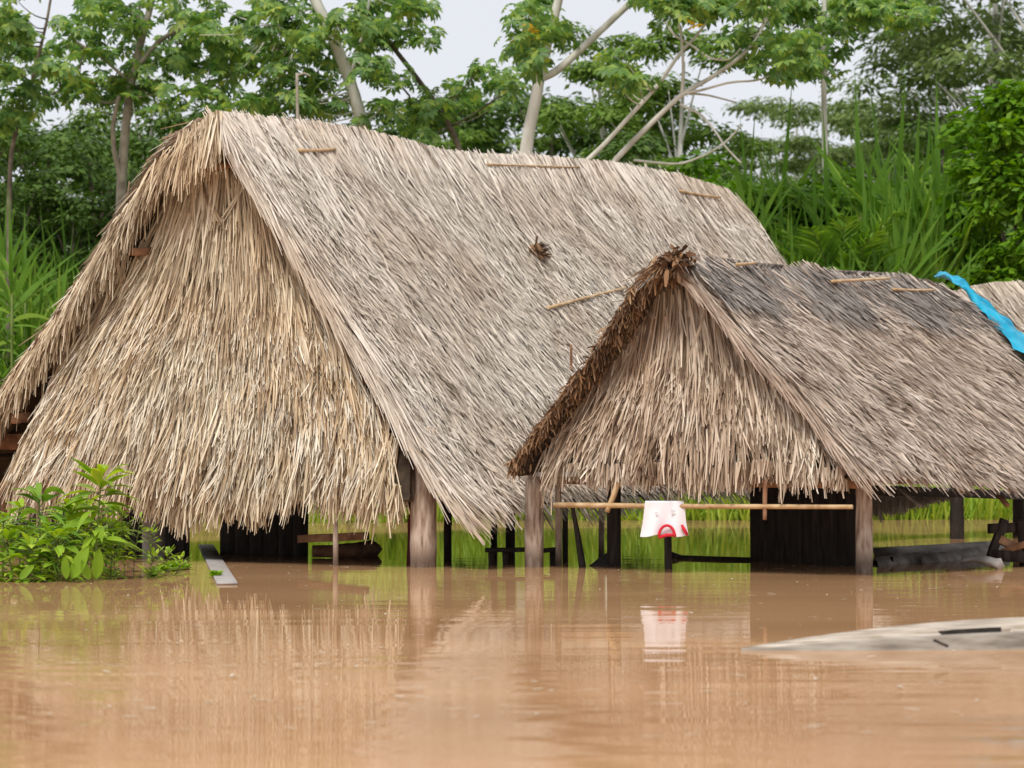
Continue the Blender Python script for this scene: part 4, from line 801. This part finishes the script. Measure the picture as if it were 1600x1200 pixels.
def frond_proto(H, nf, L, name):
    r = thing(name, 'x', 'palm', (0, 0, 0), None, True); s = MB(); lf = MB(); add_tube(s, [[0, 0, 0], [.03, 0, H * .5], [0, .03, H]], [.09, .08, .06], 8, .1)
    for k in range(nf):
        az = 2.4 * k; up = 3.4 - 2.9 * k / nf; t = np.linspace(0, 1, 16); d0 = np.array([cos(az), sin(az), 0]); dl = nrm(np.array([d0[0], d0[1], up])); ln = L * rs.uniform(.85, 1.1)
        P = np.array([0, 0, H]) + dl * ln * t[:, None]; P[:, 2] -= .45 * ln * t ** 2 / (up + .6); P[:, :2] += d0[:2] * (.25 * ln * t ** 2)[:, None]
        add_tube(s, P, np.linspace(.03, .008, 16), 5)
        tg = nrm(np.gradient(P, axis=0)); sd3 = np.cross(tg, [0, 0, 1.]); sd3 = nrm(sd3); un = np.cross(sd3, tg)
        for sg in (-1, 1):
            tt = np.repeat(np.arange(3, 16), 2); n = len(tt); D = tg[tt] * .9 + sg * sd3[tt] * U(.6, .9, n)[:, None]
            lf.add(*strips(P[tt] + tg[tt] * U(-.03, .06, n)[:, None], D, un[tt], ln * .42 * np.sin(pi * (.18 + .75 * tt / 16)), np.full(n, .07), 3, 0., U(.05, .25, n), prof=(.5, 1, .7, .05)))
    s.build('stem', M['stem'], r, True); lf.build('fronds', M['leaf_cane'], r); return r
def fan_proto(H, nl, L, W):
    r = thing('fan_cane', 'x', 'plant', (0, 0, 0), None, True); s = MB(); lf = MB()
    for k in range(3):
        b = np.array([rs.uniform(-.6, .6), rs.uniform(-.6, .6), 0]) * (k > 0); t = b * 1.2 + [rs.uniform(-.2, .2), rs.uniform(-.2, .2), H * (1, .75, .55)[k]]
        add_tube(s, smooth_path([b, (b + t) / 2, t], 6), np.linspace(.05, .03, 6), 6); pa = k * 1.1 + rs.uniform(-.3, .3); n = nl
        th_ = np.linspace(-1.3, 1.3, n) + rs.normal(0, .14, n); P = t + np.stack([np.zeros(n), np.zeros(n), -np.abs(th_) * .55], 1)
        D = np.stack([np.sin(th_) * cos(pa), np.sin(th_) * sin(pa), np.cos(th_)], 1) + rs.normal(0, .10, (n, 3)); N = np.stack([-np.sin(th_) * .2 * cos(pa) - sin(pa) * .8, -np.sin(th_) * .2 * sin(pa) + cos(pa) * .8, .45 + 0 * th_], 1)
        lf.add(*strips(P, D, N, L * U(.6, 1.1, n), W * U(.6, 1.25, n), 7, 0., (.22 + np.abs(th_) ** 1.4) * U(.12, .7, n) * L, prof=(.35, .9, 1, .8, .5, .2, .03), roll=rs.normal(0, .5, n)))
    s.build('stem', M['stem'], r, True); lf.build('foliage', M['leaf_cane'], r); return r
protos = {
 'fan': (fan_proto(4.6, 18, 2.4, .13), 'cane with a fan of long upright blades at its top beyond the roofs', 'fan topped canes'),
 'cane': (cane_proto(5.2, 15, 1.7, .10, (.5, 1.8), 'cane_plant', 'leaf_cane'), 'tall cane clump with long arching strap leaves on the river bank', 'tall cane clumps on the bank'),
 'broad': (cane_proto(4.6, 8, 1.9, .34, (1.6, 4.2), 'broadleaf_plant', 'leaf_cane', (.25, .9, 1, .8, .08), None, .05), 'tall clump of broad upright paddle shaped leaves among the cane', 'broad leaved clumps among the cane'),
 'palm': (frond_proto(4.4, 15, 2.3, 'young_palm'), 'young palm with arching feathery fronds among the cane', 'young palms among the cane'),
}
pspots = {
 'cane': [(px + rs.uniform(-12, 12), Yd, sc) for Yd, sc in ((58, .8), (61, .88), (64.5, .95)) for px in range(-40, 560, 62)] + [(px + rs.uniform(-12, 12), Yd, sc) for Yd, sc in ((57.5, 1.12), (60, 1.22), (63, 1.3)) for px in range(1130, 1560, 58)],
 'broad': [(1250, 60, 1.2), (1370, 59.5, 1.35), (1455, 59, 1.5), (1500, 60, 1.6), (90, 58, .95), (-15, 58, .9)],
 'palm': [(1308, 56.4, 1.02)],
 'fan': [(1165, 57, 1.32), (1200, 56.5, 1.16), (1235, 57.5, 1.22), (1262, 56.4, 1.06), (1345, 56.6, 1.16), (1375, 57.2, 1.24), (1405, 56.2, 1.25), (1425, 58, 1.32), (1448, 56.6, 1.22), (1470, 57.4, 1.32), (1490, 56.2, 1.28), (1280, 59, 1.27), (1330, 59.5, 1.37), (1215, 60, 1.41), (1390, 60, 1.45), (1440, 60, 1.45), (1180, 61, 1.41), (1148, 58, 1.22), (20, 56, 1.03), (55, 57, 0.84), (95, 56.5, 1.01), (120, 58, 0.91), (-10, 57.5, 0.91), (40, 59, 1.00), (80, 60, 1.04), (150, 59.5, 0.95), (5, 61, 1.12), (110, 62, 1.08), (1175, 56, 1.05), (1222, 55.8, 0.95), (1252, 56.2, 1.15), (1335, 55.8, 1.00), (1362, 56.2, 1.20), (1392, 55.6, 1.05), (1415, 56.8, 1.30), (1438, 55.9, 1.12), (1462, 56.3, 1.25), (1484, 57, 1.32), (1300, 58.5, 1.40), (1350, 58.8, 1.45), (1275, 57.5, 1.2), (1240, 55.4, 1.0), (1290, 55.3, .92), (1325, 55.2, 1.0), (1378, 55.2, 1.05), (1408, 55.4, 1.2), (1452, 55.3, 1.1), (1205, 55.2, .98), (1430, 57.2, 1.5), (1470, 58, 1.55), (1395, 58.2, 1.5)],
}
for k, (r, lab, grp) in protos.items():
    for i, (px, Yd, sc) in enumerate(pspots[k]): set_pos(r, px, Yd, None, sc * rs.uniform(.94, 1.06), lab, grp, i == 0)

# uncountable green of the bank: grass by the water, undergrowth below the trees
n = 26000; x = U(-17, 19, n); y = BANK + 1.2 * np.sin(x * .21) + .6 * np.sin(x * .63 + 1) + rs.rand(n) ** 1.4 * 6 - .5; P = np.stack([x, y, ground_z(x, y) - .05], 1)
az = U(0, 6.28, n); D = np.stack([np.cos(az) * .35, np.sin(az) * .35, np.ones(n)], 1)
gm = MB().add(*strips(P, D, np.stack([np.cos(az), np.sin(az), np.full(n, .3)], 1), U(.5, 1.7, n) * (1 + .3 * np.sin(x * 1.7)), U(.03, .07, n), 3, 0., U(.05, .5, n), prof=(.8, 1, .7, .1)))
tag(gm.build('bank_grass', M['grass']), kind='stuff')
n = 64000; x = U(-24, 30, n); y = U(57.5, 92, n); x = x * y / 62; h = (1.6 + 1.5 * np.sin(x * .8 + y * .3) * np.cos(y * .5) + .10 * (y - 57)).clip(.6, 6); P = np.stack([x, y, ground_z(x, y) + h * rs.rand(n) ** .6], 1)
um = MB().add(*inst(*LEAF, P, rs.normal(0, 1, (n, 3)), up_normals(n, .6), U(.22, .6, n)))
tag(um.build('undergrowth', M['leaf_forest']), kind='stuff')

# ------------------------------------------------------------------ plants growing out of the water on the left
def stem_plant(name, label, base, top, nl, L, W, spread=1., group=None, leafm='leaf_fore', low=.25, droop=.35, r=.014, up=.5):
    b = wat(*base); t = at(*top, b[1] + rs.uniform(-.1, .1)); o = thing(name, label, 'plant', b, group); b = b.copy(); nl = int(nl * 2.4) if name == 'bushy_plant' else nl; W, L = (W * 1.15, L * .8) if name == 'bushy_plant' else (W, L); b[2] = -.3
    s = MB(); path = smooth_path([b, (b + t) / 2 + [rs.uniform(-.05, .05), 0, 0], t], 10); add_tube(s, path, np.linspace(r, r * .5, 10), 6)
    lf = MB(); n = nl; f = 1 - (1 - low) * rs.rand(n) ** 1.6; P = np.stack([np.interp(f, np.linspace(0, 1, 10), path[:, i]) for i in range(3)], 1)
    az = np.arange(n) * 2.4 + rs.normal(0, .3, n); D = np.stack([np.cos(az), np.sin(az), U(.0, up, n) + .6 * (f > .93)], 1)
    pet = U(.03, .12, n)[:, None]; Pl = P + nrm(D) * pet
    for p, q in zip(P, Pl): add_tube(s, [p, q], .004, 4)
    N = np.stack([-np.cos(az) * .35, -np.sin(az) * .35, np.ones(n)], 1); ln = U(L * .65, L * 1.15, n); wd_ = U(W * .75, W * 1.2, n)
    lf.add(*strips(Pl, D, N, ln, wd_, 6, 0., U(.5, 1.1, n) * droop * ln * 1.6, prof=(.1, .7, 1, .85, .5, .05), roll=rs.normal(0, .3, n)))
    s.build('stem', M['stem'], o, True); lf.build('leaves', M[leafm], o); return o
gL = 'plants rising from the water on the left'
stem_plant('cassava_plant', 'tallest plant in the water with an umbrella of drooping yellow green leaves', (150, 905), (158, 752), 52, .50, .12, low=.5)
stem_plant('cassava_plant', 'dark stemmed plant with long drooping blue green leaves left of the tallest plant', (62, 906), (62, 782), 46, .46, .10, low=.35, leafm='leaf_cane')
for (b, t, nl, L, W) in [((18, 908), (10, 850), 34, .34, .07), ((48, 909), (50, 856), 34, .34, .075), ((95, 908), (90, 848), 38, .36, .075), ((-25, 908), (-25, 845), 26, .34, .07), ((112, 904), (112, 800), 30, .30, .06), ((0, 902), (5, 812), 24, .30, .06), ((172, 904), (178, 840), 26, .26, .055), ((75, 900), (85, 830), 30, .30, .065), ((30, 898), (32, 800), 34, .32, .06), ((130, 896), (134, 790), 36, .34, .065), ((165, 895), (172, 800), 30, .3, .06), ((-20, 896), (-15, 820), 30, .34, .065), ((60, 896), (64, 840), 34, .34, .07), ((155, 900), (150, 850), 34, .3, .06), ((95, 896), (100, 812), 34, .34, .06)]:
    stem_plant('bushy_plant', 'low bushy plant with lance shaped leaves in the thicket at the water edge', b, t, nl, L, W, group=gL, low=.05, up=.9)
for (b, t) in [((196, 904), (190, 800)), ((212, 902), (218, 815)), ((184, 905), (176, 820)), ((228, 898), (236, 835)), ((246, 900), (262, 866)), ((218, 905), (240, 872)), ((258, 898), (284, 878))]:
    stem_plant('weed', 'thin straggly weed with tiny yellow green leaves right of the thicket', b, t, 46, .10, .032, group='straggly weeds', low=.1, r=.006, up=.8, droop=.1)
def broad_leaf(o, base, tip, width, face, mt):
    A, B = np.asarray(base), np.asarray(tip); ax = B - A; L = np.linalg.norm(ax); ax = ax / L; s = nrm(np.cross(ax, face)); nn = np.cross(s, ax); v = []
    prof = [.0, .62, .92, 1, .94, .78, .5, .02]
    for k, w_ in enumerate(prof):
        t = k / 7
        for e in (-1, -.5, 0, .5, 1): v.append(A + ax * L * t + s * e * w_ * width / 2 + nn * (.10 * width * (abs(e) - .4) - .28 * L * t * t * .4))
    q = [(k * 5 + j, k * 5 + j + 1, k * 5 + 6 + j, k * 5 + 5 + j) for k in range(7) for j in range(4)]
    return MB().add(v, q).build('leaf', M[mt], o, True)
b = wat(128, 907); ta = thing('arum_plant', 'plant with a few very broad upright light green leaves at the waterline', 'plant', b)
for (a, t, w_, f) in [((112, 905), (136, 852), .17, (-.3, -1, .3)), ((150, 905), (156, 858), .13, (.5, -1, .2)), ((104, 905), (100, 868), .11, (-.4, -1, .4)), ((140, 906), (128, 876), .10, (.1, -1, .5)), ((30, 905), (52, 882), .09, (.3, -1, .6))]:
    broad_leaf(ta, at(*a, 25.9), at(*t, 25.8), w_, np.array(f, float), 'leaf_float')
for (px, py, wd_, lab) in [(256, 894, .15, 'bright floating water plant closest to the left thicket'), (273, 892, .17, 'bright floating water plant in the middle of the floating row'), (289, 890, .13, 'bright floating water plant at the outer end of the row'), (337, 903, .13, 'tiny floating water plant on the pale reflection slab'), (238, 902, .15, 'pale straggling water plant touching the thicket of leaves')]:
    p = wat(px, py); n = 26; P = np.repeat(p[None], n, 0) + [0, 0, .004]; az = np.arange(n) * 2.4
    mb = MB().add(*strips(P, np.stack([np.cos(az), np.sin(az), np.linspace(.05, 1.6, n)], 1), np.stack([-np.cos(az), -np.sin(az), np.full(n, .8)], 1), U(.8, 1.15, n) * wd_, U(.05, .085, n), 4, 0., U(.0, .04, n), prof=(.15, .8, 1, .8, .2)))
    tag(mb.build('water_plant', M['leaf_float']), lab, 'water plant')
n = 420; px = U(20, 1560, n); py = 884 + 270 * rs.rand(n) ** 2.6; P = np.array([wat(x, y) for x, y in zip(px, py)]) + [0, 0, .006]; az = U(0, 6.28, n)
fl_ = MB().add(*strips(P, np.stack([np.cos(az), np.sin(az), np.full(n, .02)], 1), np.tile([0, 0, 1.], (n, 1)), U(.02, .14, n), U(.008, .022, n), 2))
tag(fl_.build('floating_straw', M['gable_pale']), kind='stuff')
print('faces', sum(len(o.data.polygons) for o in scene.objects if o.type == 'MESH'))
